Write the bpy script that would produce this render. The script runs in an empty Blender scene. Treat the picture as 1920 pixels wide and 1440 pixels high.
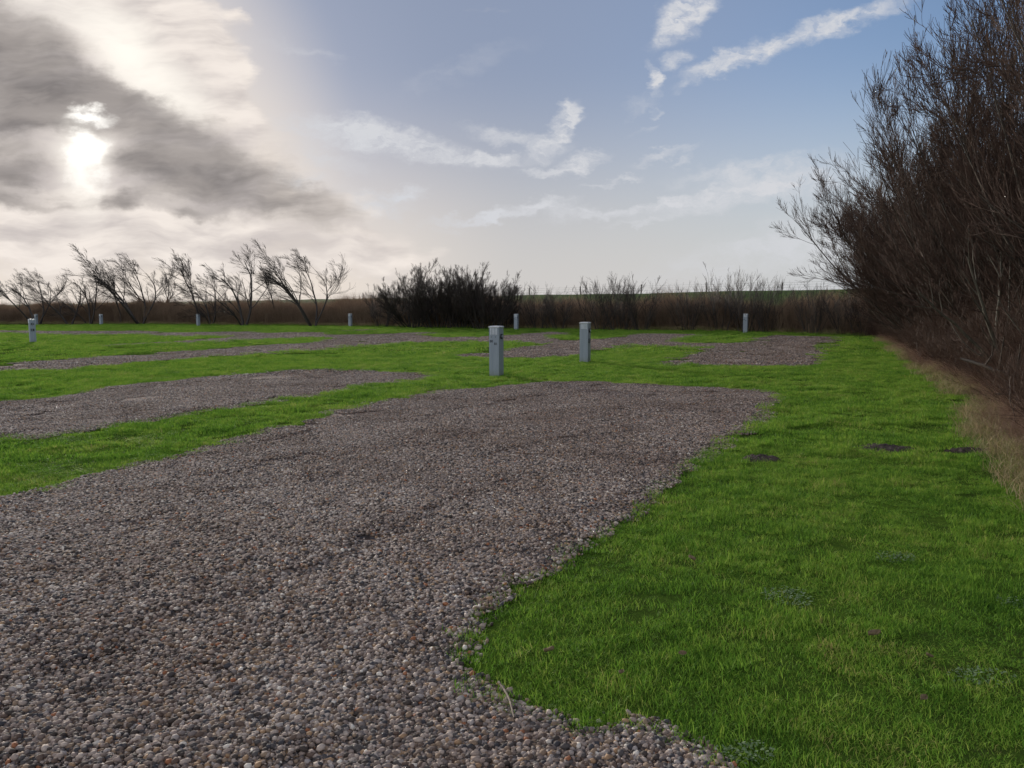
import bpy, math, random
import numpy as np
from mathutils import Vector, Matrix
from mathutils.geometry import delaunay_2d_cdt

SC = bpy.context.scene
COL = SC.collection
RNG = np.random.default_rng(11)
R = math.radians

# ------------------------------------------------------------------ camera
FPX = 1450.0
CAM_H = 1.62
PITCH = math.atan((720 - 578) / FPX)
ROLL = R(0.28)
F = Vector((0, math.cos(PITCH), -math.sin(PITCH)))
R0 = Vector((1, 0, 0)); U0 = Vector((0, math.sin(PITCH), math.cos(PITCH)))
RT = R0 * math.cos(ROLL) - U0 * math.sin(ROLL)
UP = U0 * math.cos(ROLL) + R0 * math.sin(ROLL)
CP = Vector((0, 0, CAM_H))
cam = bpy.data.cameras.new('camera')
camo = bpy.data.objects.new('camera', cam); COL.objects.link(camo)
camo.matrix_world = Matrix(((RT.x, UP.x, -F.x, CP.x), (RT.y, UP.y, -F.y, CP.y), (RT.z, UP.z, -F.z, CP.z), (0, 0, 0, 1)))
cam.sensor_width = 36; cam.lens = 36 * FPX / 1920
cam.clip_end = 5000; cam.clip_start = 0.05
SC.camera = camo

def ray(px, py):
    return F + RT * ((px - 960) / FPX) + UP * ((720 - py) / FPX)
def at(px, py, z=0.0):
    d = ray(px, py); t = (z - CAM_H) / d.z
    return CP + d * t
def atd(px, py, D):                      # the point on that sight line at depth D (world Y)
    d = ray(px, py); return CP + d * (D / d.y)

# ------------------------------------------------------------------ helpers
def norm(a):
    return a / np.maximum(np.linalg.norm(a, axis=-1, keepdims=True), 1e-9)

def hash2(ix, iy, seed):
    h = (ix.astype(np.int64) * 374761393 + iy.astype(np.int64) * 668265263 + seed * 1274126177) & 0xffffffff
    h = ((h ^ (h >> 13)) * 1274126177) & 0xffffffff
    return ((h ^ (h >> 16)) & 0xffff) / 65535.0
def vnoise(x, y, seed=0):
    ix = np.floor(x); iy = np.floor(y); fx = x - ix; fy = y - iy
    fx = fx * fx * (3 - 2 * fx); fy = fy * fy * (3 - 2 * fy)
    a = hash2(ix, iy, seed); b = hash2(ix + 1, iy, seed); c = hash2(ix, iy + 1, seed); d = hash2(ix + 1, iy + 1, seed)
    return (a * (1 - fx) + b * fx) * (1 - fy) + (c * (1 - fx) + d * fx) * fy
def fnoise(x, y, seed=0, o=3):
    s = 0; a = 1; t = 0
    for k in range(o):
        s = s + a * vnoise(x * 2 ** k, y * 2 ** k, seed + k); t += a; a *= 0.5
    return s / t

def mesh_np(name, V, faces_list, mat=None, smooth=True, attr=None):
    """faces_list: list of int arrays [n,k]; attr: dict name -> per-face float array"""
    me = bpy.data.meshes.new(name)
    V = np.asarray(V, dtype=np.float32)
    me.vertices.add(len(V)); me.vertices.foreach_set('co', V.ravel())
    loops = np.concatenate([f.ravel() for f in faces_list]).astype(np.int32)
    sizes = np.concatenate([np.full(len(f), f.shape[1]) for f in faces_list]).astype(np.int32)
    starts = np.concatenate([[0], np.cumsum(sizes)[:-1]]).astype(np.int32)
    me.loops.add(len(loops)); me.loops.foreach_set('vertex_index', loops)
    me.polygons.add(len(sizes)); me.polygons.foreach_set('loop_start', starts); me.polygons.foreach_set('loop_total', sizes)
    me.polygons.foreach_set('use_smooth', np.full(len(sizes), smooth))
    if attr:
        for k, v in attr.items():
            at_ = me.attributes.new(k, 'FLOAT', 'FACE'); at_.data.foreach_set('value', np.asarray(v, dtype=np.float32))
    me.update(calc_edges=True)
    if mat: me.materials.append(mat)
    return me

def obj(name, me, parent=None, link=True):
    o = bpy.data.objects.new(name, me)
    if link: COL.objects.link(o)
    if parent: o.parent = parent
    return o
def empty(name, loc=(0, 0, 0), rz=0):
    o = bpy.data.objects.new(name, None); COL.objects.link(o); o.location = loc; o.rotation_euler = (0, 0, rz)
    o.empty_display_size = 0.3
    return o
def tag(o, label=None, cat=None, group=None, kind=None):
    if label: o['label'] = label
    if cat: o['category'] = cat
    if group: o['group'] = group
    if kind: o['kind'] = kind
    return o
def copy_tree(o, parent=None):
    c = o.copy(); COL.objects.link(c)
    if parent: c.parent = parent
    for ch in list(o.children): copy_tree(ch, c)
    return c

class Tree:
    def __init__(s, nt): s.nt = nt
    def n(s, typ, ins=None, **props):
        nd = s.nt.nodes.new(typ)
        for k, v in props.items(): setattr(nd, k, v)
        for k, v in (ins or {}).items():
            sk = nd.inputs[k]
            if hasattr(v, 'is_linked') or isinstance(v, bpy.types.NodeSocket): s.nt.links.new(v, sk)
            else: sk.default_value = v
        return nd
    def math(s, op, a, b=0.0, c=None, clamp=False):
        ins = {0: a, 1: b}
        if c is not None: ins[2] = c
        return s.n('ShaderNodeMath', ins, operation=op, use_clamp=clamp).outputs[0]
    def mixc(s, f, a, b, mode='MIX'):
        nd = s.n('ShaderNodeMix', {0: f, 6: a, 7: b}, data_type='RGBA', blend_type=mode)
        return nd.outputs[2]
    def ss(s, v, a, b, lo=0.0, hi=1.0):
        return s.n('ShaderNodeMapRange', {0: v, 1: a, 2: b, 3: lo, 4: hi}, interpolation_type='SMOOTHSTEP').outputs[0]
    def noise(s, vec, scale, detail=3, rough=0.55, out=0, dim='3D', **k):
        ins = {'Scale': scale, 'Detail': detail, 'Roughness': rough}
        if vec is not None: ins['Vector'] = vec
        ins.update(k)
        return s.n('ShaderNodeTexNoise', ins, noise_dimensions=dim).outputs[out]

def new_mat(name):
    m = bpy.data.materials.new(name); m.use_nodes = True
    nt = m.node_tree; nt.nodes.clear()
    t = Tree(nt); out = t.n('ShaderNodeOutputMaterial')
    return m, t, out
def c4(r, g, b): return (r, g, b, 1.0)
def ramp(t, fac, stops, interp='LINEAR'):
    nd = t.n('ShaderNodeValToRGB', {0: fac}); cr = nd.color_ramp; cr.interpolation = interp
    while len(cr.elements) < len(stops): cr.elements.new(0.5)
    for e, (p, c) in zip(cr.elements, stops): e.position = p; e.color = c4(*c)
    return nd.outputs[0]

# ------------------------------------------------------------------ materials
def plant_mat(name, stops, transl=0.3, rough=0.55, big=None, spec=0.3, seedw=0.35):
    """colour by blade tone, instance and wide soft patches in the plant itself"""
    m, t, out = new_mat(name)
    tone = t.n('ShaderNodeAttribute', attribute_name='tone').outputs['Fac']
    rnd = t.n('ShaderNodeObjectInfo').outputs['Random']
    pos = t.n('ShaderNodeNewGeometry').outputs['Position']
    nz = t.noise(pos, 0.9, 4, 0.6)
    nz2 = t.noise(pos, 5.0, 2, 0.6)
    f = t.math('MULTIPLY_ADD', rnd, 0.16, t.math('MULTIPLY', tone, 0.5))
    f = t.math('MULTIPLY_ADD', t.math('SUBTRACT', nz, 0.5), seedw * 1.6, f)
    f = t.math('MULTIPLY_ADD', t.math('SUBTRACT', nz2, 0.5), seedw, t.math('ADD', f, 0.17), clamp=True)
    col = ramp(t, f, stops)
    p = t.n('ShaderNodeBsdfPrincipled', {'Base Color': col, 'Roughness': rough, 'Specular IOR Level': spec})
    tr = t.n('ShaderNodeBsdfTranslucent', {'Color': col})
    mx = t.n('ShaderNodeMixShader', {0: transl, 1: p.outputs[0], 2: tr.outputs[0]})
    t.nt.links.new(mx.outputs[0], out.inputs[0])
    return m
M_GRASS = plant_mat('grass_blades', [(0, (0.020, 0.055, 0.010)), (0.18, (0.066, 0.158, 0.020)), (0.46, (0.160, 0.320, 0.036)), (0.76, (0.285, 0.400, 0.060)), (0.9, (0.42, 0.38, 0.13)), (1, (0.36, 0.25, 0.13))], 0.42, 0.6, spec=0.08, seedw=0.55)
M_STRAW = plant_mat('dry_grass_blades', [(0, (0.13, 0.10, 0.04)), (0.35, (0.20, 0.24, 0.06)), (0.55, (0.38, 0.29, 0.16)), (0.85, (0.55, 0.43, 0.26)), (1, (0.60, 0.48, 0.32))], 0.3, 0.6)
M_BRAMBLE = plant_mat('bramble_stems', [(0, (0.10, 0.058, 0.046)), (0.4, (0.34, 0.225, 0.170)), (0.8, (0.58, 0.42, 0.33)), (1, (0.66, 0.53, 0.40))], 0.45, 0.8, spec=0.1)
M_THICKET = plant_mat('thicket_stems', [(0, (0.10, 0.068, 0.050)), (0.40, (0.36, 0.260, 0.185)), (0.8, (0.58, 0.43, 0.31)), (1, (0.66, 0.52, 0.34))], 0.48, 0.8, spec=0.1)
M_RUSSET = plant_mat('russet_twigs', [(0, (0.028, 0.016, 0.011)), (0.5, (0.090, 0.050, 0.034)), (0.9, (0.20, 0.115, 0.075)), (1, (0.30, 0.21, 0.13))], 0.15, 0.6)

def bark_mat(name, a, b, rough=0.75, scale=9):
    m, t, out = new_mat(name)
    pos = t.n('ShaderNodeTexCoord').outputs['Object']
    nz = t.noise(pos, scale, 4, 0.65)
    col = ramp(t, nz, [(0.3, a), (0.7, b)])
    bp = t.n('ShaderNodeBump', {'Strength': 0.4, 'Distance': 0.01, 'Height': t.noise(pos, scale * 5, 3)})
    p = t.n('ShaderNodeBsdfPrincipled', {'Base Color': col, 'Roughness': rough, 'Normal': bp.outputs[0]})
    t.nt.links.new(p.outputs[0], out.inputs[0]); return m
M_BARK = bark_mat('grey_brown_bark', (0.028, 0.020, 0.014), (0.080, 0.060, 0.042))
M_BARKD = bark_mat('dark_bark', (0.020, 0.016, 0.014), (0.055, 0.042, 0.034))
M_TWIG = bark_mat('brown_twigs', (0.036, 0.020, 0.014), (0.108, 0.060, 0.041), 0.9, 3)
M_TWIGD = bark_mat('dark_twigs', (0.022, 0.016, 0.013), (0.060, 0.042, 0.032), 0.6, 2)
M_STICK = bark_mat('pale_stick', (0.12, 0.085, 0.06), (0.26, 0.19, 0.14), 0.7, 12)
M_FENCEWOOD = bark_mat('weathered_fence_wood', (0.05, 0.045, 0.04), (0.12, 0.105, 0.09), 0.8, 6)
M_SOIL = bark_mat('dark_soil', (0.022, 0.015, 0.012), (0.095, 0.066, 0.055), 0.95, 22)
M_LEAF = bark_mat('dead_leaf', (0.11, 0.075, 0.038), (0.25, 0.18, 0.105), 0.9, 20)
M_WEED = bark_mat('pale_weed_leaves', (0.080, 0.14, 0.045), (0.19, 0.26, 0.13), 0.95, 30)

def simple_mat(name, col, rough=0.5, metal=0.0, var=0.06, scale=6):
    m, t, out = new_mat(name)
    pos = t.n('ShaderNodeTexCoord').outputs['Object']
    nz = t.noise(pos, scale, 4, 0.6)
    lo = tuple(c * (1 - var * 2) for c in col); hi = tuple(min(1, c * (1 + var * 2)) for c in col)
    cl = ramp(t, nz, [(0.25, lo), (0.75, hi)])
    p = t.n('ShaderNodeBsdfPrincipled', {'Base Color': cl, 'Roughness': rough, 'Metallic': metal})
    t.nt.links.new(p.outputs[0], out.inputs[0]); return m
M_CAP = simple_mat('pale_grey_plastic', (0.62, 0.63, 0.64), 0.45)
M_FIN = simple_mat('light_vent_fins', (0.78, 0.80, 0.82), 0.45)
M_BLACK = simple_mat('black_plastic', (0.012, 0.013, 0.016), 0.4)
M_GREYIN = simple_mat('socket_flap', (0.30, 0.33, 0.37), 0.4)
M_INK = simple_mat('dark_lettering', (0.02, 0.025, 0.035), 0.6)
M_WIRE = simple_mat('fence_wire', (0.18, 0.18, 0.18), 0.5, 0.6)
# painted steel body of the pedestals: blue grey paint, green algae film and splash dirt on the lowest part
m, t, out = new_mat('blue_grey_painted_steel'); M_POST = m
pos = t.n('ShaderNodeTexCoord').outputs['Object']
sep = t.n('ShaderNodeSeparateXYZ', {0: pos})
st = t.noise(t.n('ShaderNodeMapping', {0: pos, 'Scale': (14, 14, 1.2)}).outputs[0], 1.0, 4, 0.6)
col = ramp(t, st, [(0.3, (0.245, 0.285, 0.335)), (0.7, (0.300, 0.340, 0.390))])
low = t.ss(t.math('MULTIPLY_ADD', t.math('SUBTRACT', t.noise(pos, 9, 4), 0.5), 0.25, sep.outputs[2]), 0.02, 0.22, 0.55, 0.0)
col = t.mixc(low, col, c4(0.20, 0.235, 0.17))
p = t.n('ShaderNodeBsdfPrincipled', {'Base Color': col, 'Roughness': 0.42})
t.nt.links.new(p.outputs[0], out.inputs[0])

# pebbles: a tone per stone picks its colour
m, t, out = new_mat('river_pebbles'); M_PEB = m
tone = t.n('ShaderNodeAttribute', attribute_name='tone').outputs['Fac']
rnd = t.n('ShaderNodeObjectInfo').outputs['Random']
pos = t.n('ShaderNodeNewGeometry').outputs['Position']
f = t.math('FRACT', t.math('ADD', tone, rnd))
PEBS = [(0.00, (0.060, 0.049, 0.046)), (0.12, (0.19, 0.152, 0.138)), (0.24, (0.34, 0.285, 0.262)), (0.34, (0.085, 0.078, 0.082)),
        (0.44, (0.245, 0.182, 0.138)), (0.54, (0.43, 0.37, 0.34)), (0.62, (0.125, 0.090, 0.076)), (0.70, (0.29, 0.235, 0.218)),
        (0.78, (0.33, 0.22, 0.14)), (0.81, (0.19, 0.165, 0.165)), (0.88, (0.055, 0.055, 0.066)), (0.93, (0.33, 0.30, 0.30)), (0.97, (0.60, 0.57, 0.54)), (0.985, (0.30, 0.13, 0.07))]
PEBS = [(p_, (c_[0] * 1.19, c_[1] * 1.13, c_[2] * 1.03)) for p_, c_ in PEBS]
col = ramp(t, f, PEBS, 'CONSTANT')
wide = t.noise(pos, 0.7, 3, 0.6)
col = t.mixc(t.ss(wide, 0.40, 0.66, 0.0, 0.75), col, t.mixc(1.0, col, c4(0.66, 0.60, 0.57), 'MULTIPLY'))
spk = t.noise(pos, 160, 2, 0.6)
col = t.mixc(0.25, col, t.mixc(1.0, col, ramp(t, spk, [(0.3, (0.55, 0.55, 0.55)), (0.7, (1.3, 1.3, 1.3))]), 'MULTIPLY'))
p = t.n('ShaderNodeBsdfPrincipled', {'Base Color': col, 'Roughness': 0.74, 'Specular IOR Level': 0.22})
t.nt.links.new(p.outputs[0], out.inputs[0])

# gravel bed: cells of the same stone colours
m, t, out = new_mat('gravel_bed'); M_BED = m
pos = t.n('ShaderNodeNewGeometry').outputs['Position']
vor = t.n('ShaderNodeTexVoronoi', {'Vector': pos, 'Scale': 32.0})
cs = t.n('ShaderNodeSeparateColor', {0: vor.outputs['Color']})
col = ramp(t, cs.outputs[0], PEBS, 'CONSTANT')
wide = t.noise(pos, 0.5, 4, 0.6)
col = t.mixc(t.ss(wide, 0.35, 0.7, 0.0, 0.5), col, t.mixc(1.0, col, c4(0.7, 0.66, 0.68), 'MULTIPLY'))
moss = t.ss(t.noise(pos, 0.33, 4, 0.65), 0.60, 0.76, 0, 0.35)
col = t.mixc(moss, col, c4(0.10, 0.11, 0.05))
bp = t.n('ShaderNodeBump', {'Strength': 0.9, 'Distance': 0.02, 'Height': t.math('SUBTRACT', 1.0, vor.outputs['Distance'])})
p = t.n('ShaderNodeBsdfPrincipled', {'Base Color': col, 'Roughness': 1.0, 'Specular IOR Level': 0.05, 'Normal': bp.outputs[0]})
t.nt.links.new(p.outputs[0], out.inputs[0])

# turf under the blades
m, t, out = new_mat('turf'); M_TURF = m
pos = t.n('ShaderNodeNewGeometry').outputs['Position']
a = t.noise(pos, 0.5, 5, 0.65); b = t.noise(pos, 14.0, 4, 0.7)
col = ramp(t, t.math('MULTIPLY_ADD', b, 0.5, t.math('MULTIPLY', a, 0.5)), [(0.3, (0.045, 0.050, 0.018)), (0.5, (0.060, 0.105, 0.016)), (0.7, (0.105, 0.17, 0.020))])
bp = t.n('ShaderNodeBump', {'Strength': 0.8, 'Distance': 0.03, 'Height': b})
p = t.n('ShaderNodeBsdfPrincipled', {'Base Color': col, 'Roughness': 1.0, 'Specular IOR Level': 0.0, 'Normal': bp.outputs[0]})
t.nt.links.new(p.outputs[0], out.inputs[0])

m, t, out = new_mat('dike_turf'); M_DIKE = m
pos = t.n('ShaderNodeNewGeometry').outputs['Position']
a = t.noise(t.n('ShaderNodeMapping', {0: pos, 'Scale': (0.25, 0.25, 2.5)}).outputs[0], 1.0, 5, 0.65); b = t.noise(pos, 3.0, 5, 0.7)
col = ramp(t, t.math('MULTIPLY_ADD', b, 0.45, t.math('MULTIPLY', a, 0.55)), [(0.32, (0.050, 0.060, 0.022)), (0.5, (0.060, 0.100, 0.026)), (0.68, (0.10, 0.15, 0.035))])
bp = t.n('ShaderNodeBump', {'Strength': 1.0, 'Distance': 0.12, 'Height': b})
p = t.n('ShaderNodeBsdfPrincipled', {'Base Color': col, 'Roughness': 0.9, 'Specular IOR Level': 0.1, 'Normal': bp.outputs[0]})
t.nt.links.new(p.outputs[0], out.inputs[0])

m, t, out = new_mat('puddle_water'); M_WATER = m
p = t.n('ShaderNodeBsdfPrincipled', {'Base Color': c4(0.05, 0.045, 0.035), 'Roughness': 0.06, 'IOR': 1.33})
t.nt.links.new(p.outputs[0], out.inputs[0])

# ------------------------------------------------------------------ ground outlines (traced at ground level)
def poly(pts): return [at(x, y).to_2d() for x, y in pts]
PITCH_A = poly([(-420, 1010), (-200, 985), (0, 946), (60, 935), (120, 915), (200, 890), (280, 870), (350, 856), (420, 838), (470, 818), (540, 800), (620, 775), (700, 757), (760, 748), (830, 735), (900, 728), (980, 722), (1030, 717), (1080, 717), (1150, 719), (1250, 724), (1350, 729), (1440, 735), (1465, 745),
    (1440, 765), (1425, 785), (1412, 800), (1395, 812), (1370, 825), (1340, 842), (1310, 860), (1280, 878), (1250, 893), (1225, 920), (1215, 945), (1190, 965), (1160, 985), (1120, 1010), (1080, 1035), (1040, 1060), (1000, 1080), (960, 1105), (930, 1130), (885, 1160), (870, 1200), (852, 1240), (850, 1265), (880, 1290), (940, 1325), (1000, 1350), (1060, 1365), (1100, 1370), (1180, 1362), (1230, 1382), (1280, 1412), (1330, 1450), (1450, 1560)]) + [Vector((1.5, 0.6)), Vector((1.2, -3)), Vector((-6, -3)), Vector((-9, 1.0))]
PITCH_B = poly([(-400, 800), (-200, 777), (0, 753), (60, 750), (130, 741), (230, 724), (320, 716), (400, 709), (480, 700), (540, 695), (600, 694), (680, 697), (760, 701), (806, 704), (806, 710), (770, 715), (700, 722), (640, 736), (560, 747), (480, 759), (400, 772), (320, 785), (240, 797), (160, 808), (80, 818), (0, 826), (-200, 855), (-400, 890)])
ROAD = poly([(-350, 712), (-150, 704), (0, 698), (100, 694), (200, 686), (320, 677), (400, 671), (500, 664), (600, 657), (640, 653), (700, 648), (760, 644), (820, 642), (880, 641), (950, 641), (990, 643), (1020, 646), (1008, 649), (973, 653), (940, 658), (900, 662), (855, 665), (838, 666.5), (852, 669), (900, 671.5), (950, 673), (1000, 673), (1060, 670), (1110, 663), (1160, 653), (1200, 648), (1290, 652), (1330, 655), (1300, 664), (1270, 672), (1232, 681), (1300, 685), (1400, 687), (1480, 689), (1535, 687),
    (1540, 675), (1550, 662), (1548, 652), (1560, 641), (1580, 632.5), (1500, 630), (1440, 629), (1425, 633), (1400, 641), (1370, 644), (1300, 644), (1262, 641.5), (1265, 637.5), (1300, 631.5), (1322, 627), (1230, 626), (1197, 626.5), (1170, 632), (1107, 637.2), (1065, 637.5), (1030, 635), (1040, 630.5), (1065, 626.5), (1048, 622.5), (1010, 624), (960, 628.5), (905, 631.5), (840, 633), (795, 631.5), (790, 628), (830, 625.5), (800, 623), (760, 625), (720, 627), (640, 628.3), (600, 627.3), (620, 624), (560, 623.2), (500, 625), (470, 622), (400, 623), (320, 624), (260, 620.5), (200, 621), (100, 621), (0, 620), (-150, 619.5), (-350, 620),
    (-350, 626), (-150, 626), (0, 625.6), (60, 626), (130, 629.5), (200, 627.5), (260, 628), (320, 632), (400, 630.5), (445, 631.5), (420, 634.5), (370, 637), (320, 641), (250, 645), (170, 648.5), (220, 648.8), (320, 645), (380, 642.4), (430, 640), (500, 637), (560, 634.2), (600, 633.6), (617, 636.5), (600, 641), (540, 646), (480, 649.5), (400, 654), (320, 661), (220, 667), (140, 673.5), (60, 680), (0, 683), (-150, 690), (-350, 698)])
PATCH = poly([(630, 620.5), (660, 618.6), (712, 617.8), (700, 620), (650, 621.4)])

def wobble(P, amp, step):
    """resample an outline and roughen it"""
    out_ = []
    for a_, b_ in zip(P, P[1:] + P[:1]):
        d = (b_ - a_).length; n_ = max(1, int(d / step))
        for k in range(n_): out_.append(a_.lerp(b_, k / n_))
    Q = np.array([(p_.x, p_.y) for p_ in out_])
    # one smoothing pass rounds the traced corners
    Q = 0.5 * Q + 0.25 * (np.roll(Q, 1, 0) + np.roll(Q, -1, 0))
    rr = np.hypot(Q[:, 0], Q[:, 1])
    am = amp * np.clip(rr / 8, 0.5, 1.0)
    Q[:, 0] += (fnoise(Q[:, 0] * 1.7, Q[:, 1] * 1.7, 5, 3) - 0.5) * 2 * am + (vnoise(Q[:, 0] * 9, Q[:, 1] * 9, 6) - 0.5) * 0.05
    Q[:, 1] += (fnoise(Q[:, 0] * 1.7, Q[:, 1] * 1.7, 15, 3) - 0.5) * 2 * am + (vnoise(Q[:, 0] * 9, Q[:, 1] * 9, 16) - 0.5) * 0.05
    return Q
OA = wobble(PITCH_A, 0.10, 0.06); OB = wobble(PITCH_B, 0.14, 0.15); OR = wobble(ROAD, 0.15, 0.35); OP = wobble(PATCH, 0.1, 0.4)

def inside(P, x, y):
    res = np.zeros(len(x), bool)
    lox, hix, loy, hiy = P[:, 0].min(), P[:, 0].max(), P[:, 1].min(), P[:, 1].max()
    sel = np.where((x > lox) & (x < hix) & (y > loy) & (y < hiy))[0]
    if not len(sel): return res
    xs, ys = x[sel], y[sel]; ins = np.zeros(len(sel), bool)
    x1, y1 = P[:, 0], P[:, 1]; x2, y2 = np.roll(x1, -1), np.roll(y1, -1)
    for a1, b1, a2, b2 in zip(x1, y1, x2, y2):
        if b1 == b2: continue
        c = ((b1 > ys) != (b2 > ys)) & (xs < (a2 - a1) * (ys - b1) / (b2 - b1) + a1)
        ins ^= c
    res[sel] = ins
    return res
GRAV = [OA, OB, OR, OP]
def on_gravel(x, y):
    r_ = np.zeros(len(x), bool)
    for P in GRAV: r_ |= inside(P, x, y)
    return r_

AX = np.array([math.sin(R(25)), math.cos(R(25))])       # the pitches run this way
def grav_h(x, y, P=None):
    """raked ridges and wheel ruts of the gravel, running out flat at the rim"""
    s_ = x * AX[0] + y * AX[1]; c_ = x * AX[1] - y * AX[0]
    h = fnoise(c_ * 2.0, s_ * 0.5, 31, 3) * 0.046 + fnoise(x * 3.3, y * 3.3, 41, 3) * 0.030
    rut = np.exp(-((c_ + 1.0 + 0.25 * np.sin(s_ * 0.3)) / 0.16) ** 2) + np.exp(-((c_ + 2.8 + 0.25 * np.sin(s_ * 0.3)) / 0.16) ** 2)
    h = np.clip(h - 0.020 - 0.014 * rut * (s_ > 0), 0.0, 1)
    if P is not None:
        k = 0
        for r_ in (0.12, 0.3):
            for a_ in range(6): k = k + inside(P, x + r_ * math.cos(a_ * 1.047), y + r_ * math.sin(a_ * 1.047))
        h = h * np.clip(k / 12.0, 0, 1) ** 1.5
    return 0.002 + h

def sheet(name, P, mat, hfun, dens, rmax):
    pts = [Vector((float(a_), float(b_))) for a_, b_ in P]; n_ = len(pts)
    edges = [(i, (i + 1) % n_) for i in range(n_)]
    # interior points, finer near the camera
    k = []
    r_ = 1.2
    while r_ < rmax:
        na = int(2.4 / dens)
        for j in range(na):
            a_ = -1.2 + 2.4 * (j + (0.5 if len(k) % 2 else 0)) / na
            k.append((r_ * math.sin(a_), r_ * math.cos(a_)))
        r_ *= 1 + dens
    if k:
        K = np.array(k); K = K[inside(P, K[:, 0], K[:, 1])]
        pts += [Vector((float(a_), float(b_))) for a_, b_ in K]
    vs, es, fs, ov, oe, of = delaunay_2d_cdt(pts, edges, [list(range(n_))], 1, 1e-5)
    V = np.array([(v.x, v.y, 0) for v in vs])
    V[:, 2] = hfun(V[:, 0], V[:, 1])
    V[:n_, 2] = -0.006
    tri = np.array([f_ for f_ in fs if len(f_) == 3])
    a_, b_, c_ = V[tri[:, 0]], V[tri[:, 1]], V[tri[:, 2]]
    flip = np.cross(b_ - a_, c_ - a_)[:, 2] < 0
    tri[flip] = tri[flip][:, ::-1]
    return obj(name, mesh_np(name, V, [tri], mat))

G = 1500.0
gm = mesh_np('ground', [(-G, -G, 0), (G, -G, 0), (G, G, 0), (-G, G, 0)], [np.array([[0, 1, 2, 3]])], M_TURF)
tag(obj('ground', gm), kind='structure')
tag(sheet('gravel_pitch', OA, M_BED, lambda x, y: grav_h(x, y, OA), 0.035, 18), kind='structure')
tag(sheet('gravel_pitch', OB, M_BED, lambda x, y: grav_h(x, y, OB), 0.06, 40), kind='structure')
tag(sheet('gravel_road', OR, M_BED, lambda x, y: 0.006 + 0 * x, 0.08, 100), kind='structure')
tag(sheet('gravel_path', OP, M_BED, lambda x, y: 0.006 + 0 * x, 0.08, 0), kind='structure')
# puddles on the road
def puddle(pts):
    P = np.array([(q.x, q.y) for q in poly(pts)]); 
    V = np.c_[P, np.full(len(P), 0.011)]
    tag(obj('puddle', mesh_np('puddle', V, [np.array([list(range(len(P)))[::-1]])], M_WATER)), kind='structure')
puddle([(392, 640.8), (400, 639.9), (425, 639.7), (450, 639.6), (468, 639.4), (462, 640.3), (430, 641.1), (405, 641.6)])
puddle([(330, 645.2), (345, 644.0), (372, 643.4), (365, 644.4), (345, 645.2)])
puddle([(982, 630.6), (1000, 628.6), (1022, 627.6), (1016, 629.4), (996, 631.0)])

# dike: long grassed bank behind the field
def dike():
    a = np.array([33.0, 75.0]); d = np.array([-179.0, 146.0]); d /= np.linalg.norm(d)
    nrm = np.array([d[1], -d[0]])
    if nrm[1] > 0: nrm = -nrm                       # points to the camera
    prof = [(15, -0.1), (11, 0.5), (8, 1.25), (5, 2.15), (2.6, 2.95), (1.4, 3.18), (0, 3.26), (-2, 3.22), (-5, 2.4), (-14, -0.1)]
    S = np.arange(-160, 620, 2.5)
    V = []
    for s_ in S:
        for o_, z_ in prof:
            p_ = a + d * s_ + nrm * o_
            j = (fnoise(np.array([s_ * 0.13]), np.array([o_ * 0.3]), 71, 3)[0] - 0.5)
            V.append((p_[0], p_[1], z_ + (j * 0.28 if z_ > 0 else 0)))
    k = len(prof); q = []
    for i in range(len(S) - 1):
        for j in range(k - 1): q.append((i * k + j, (i + 1) * k + j, (i + 1) * k + j + 1, i * k + j + 1))
    q = np.array(q)
    o = obj('dike', mesh_np('dike', V, [q], M_DIKE)); tag(o, kind='structure')
    return a, d, nrm
DA, DD, DN = dike()

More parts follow.
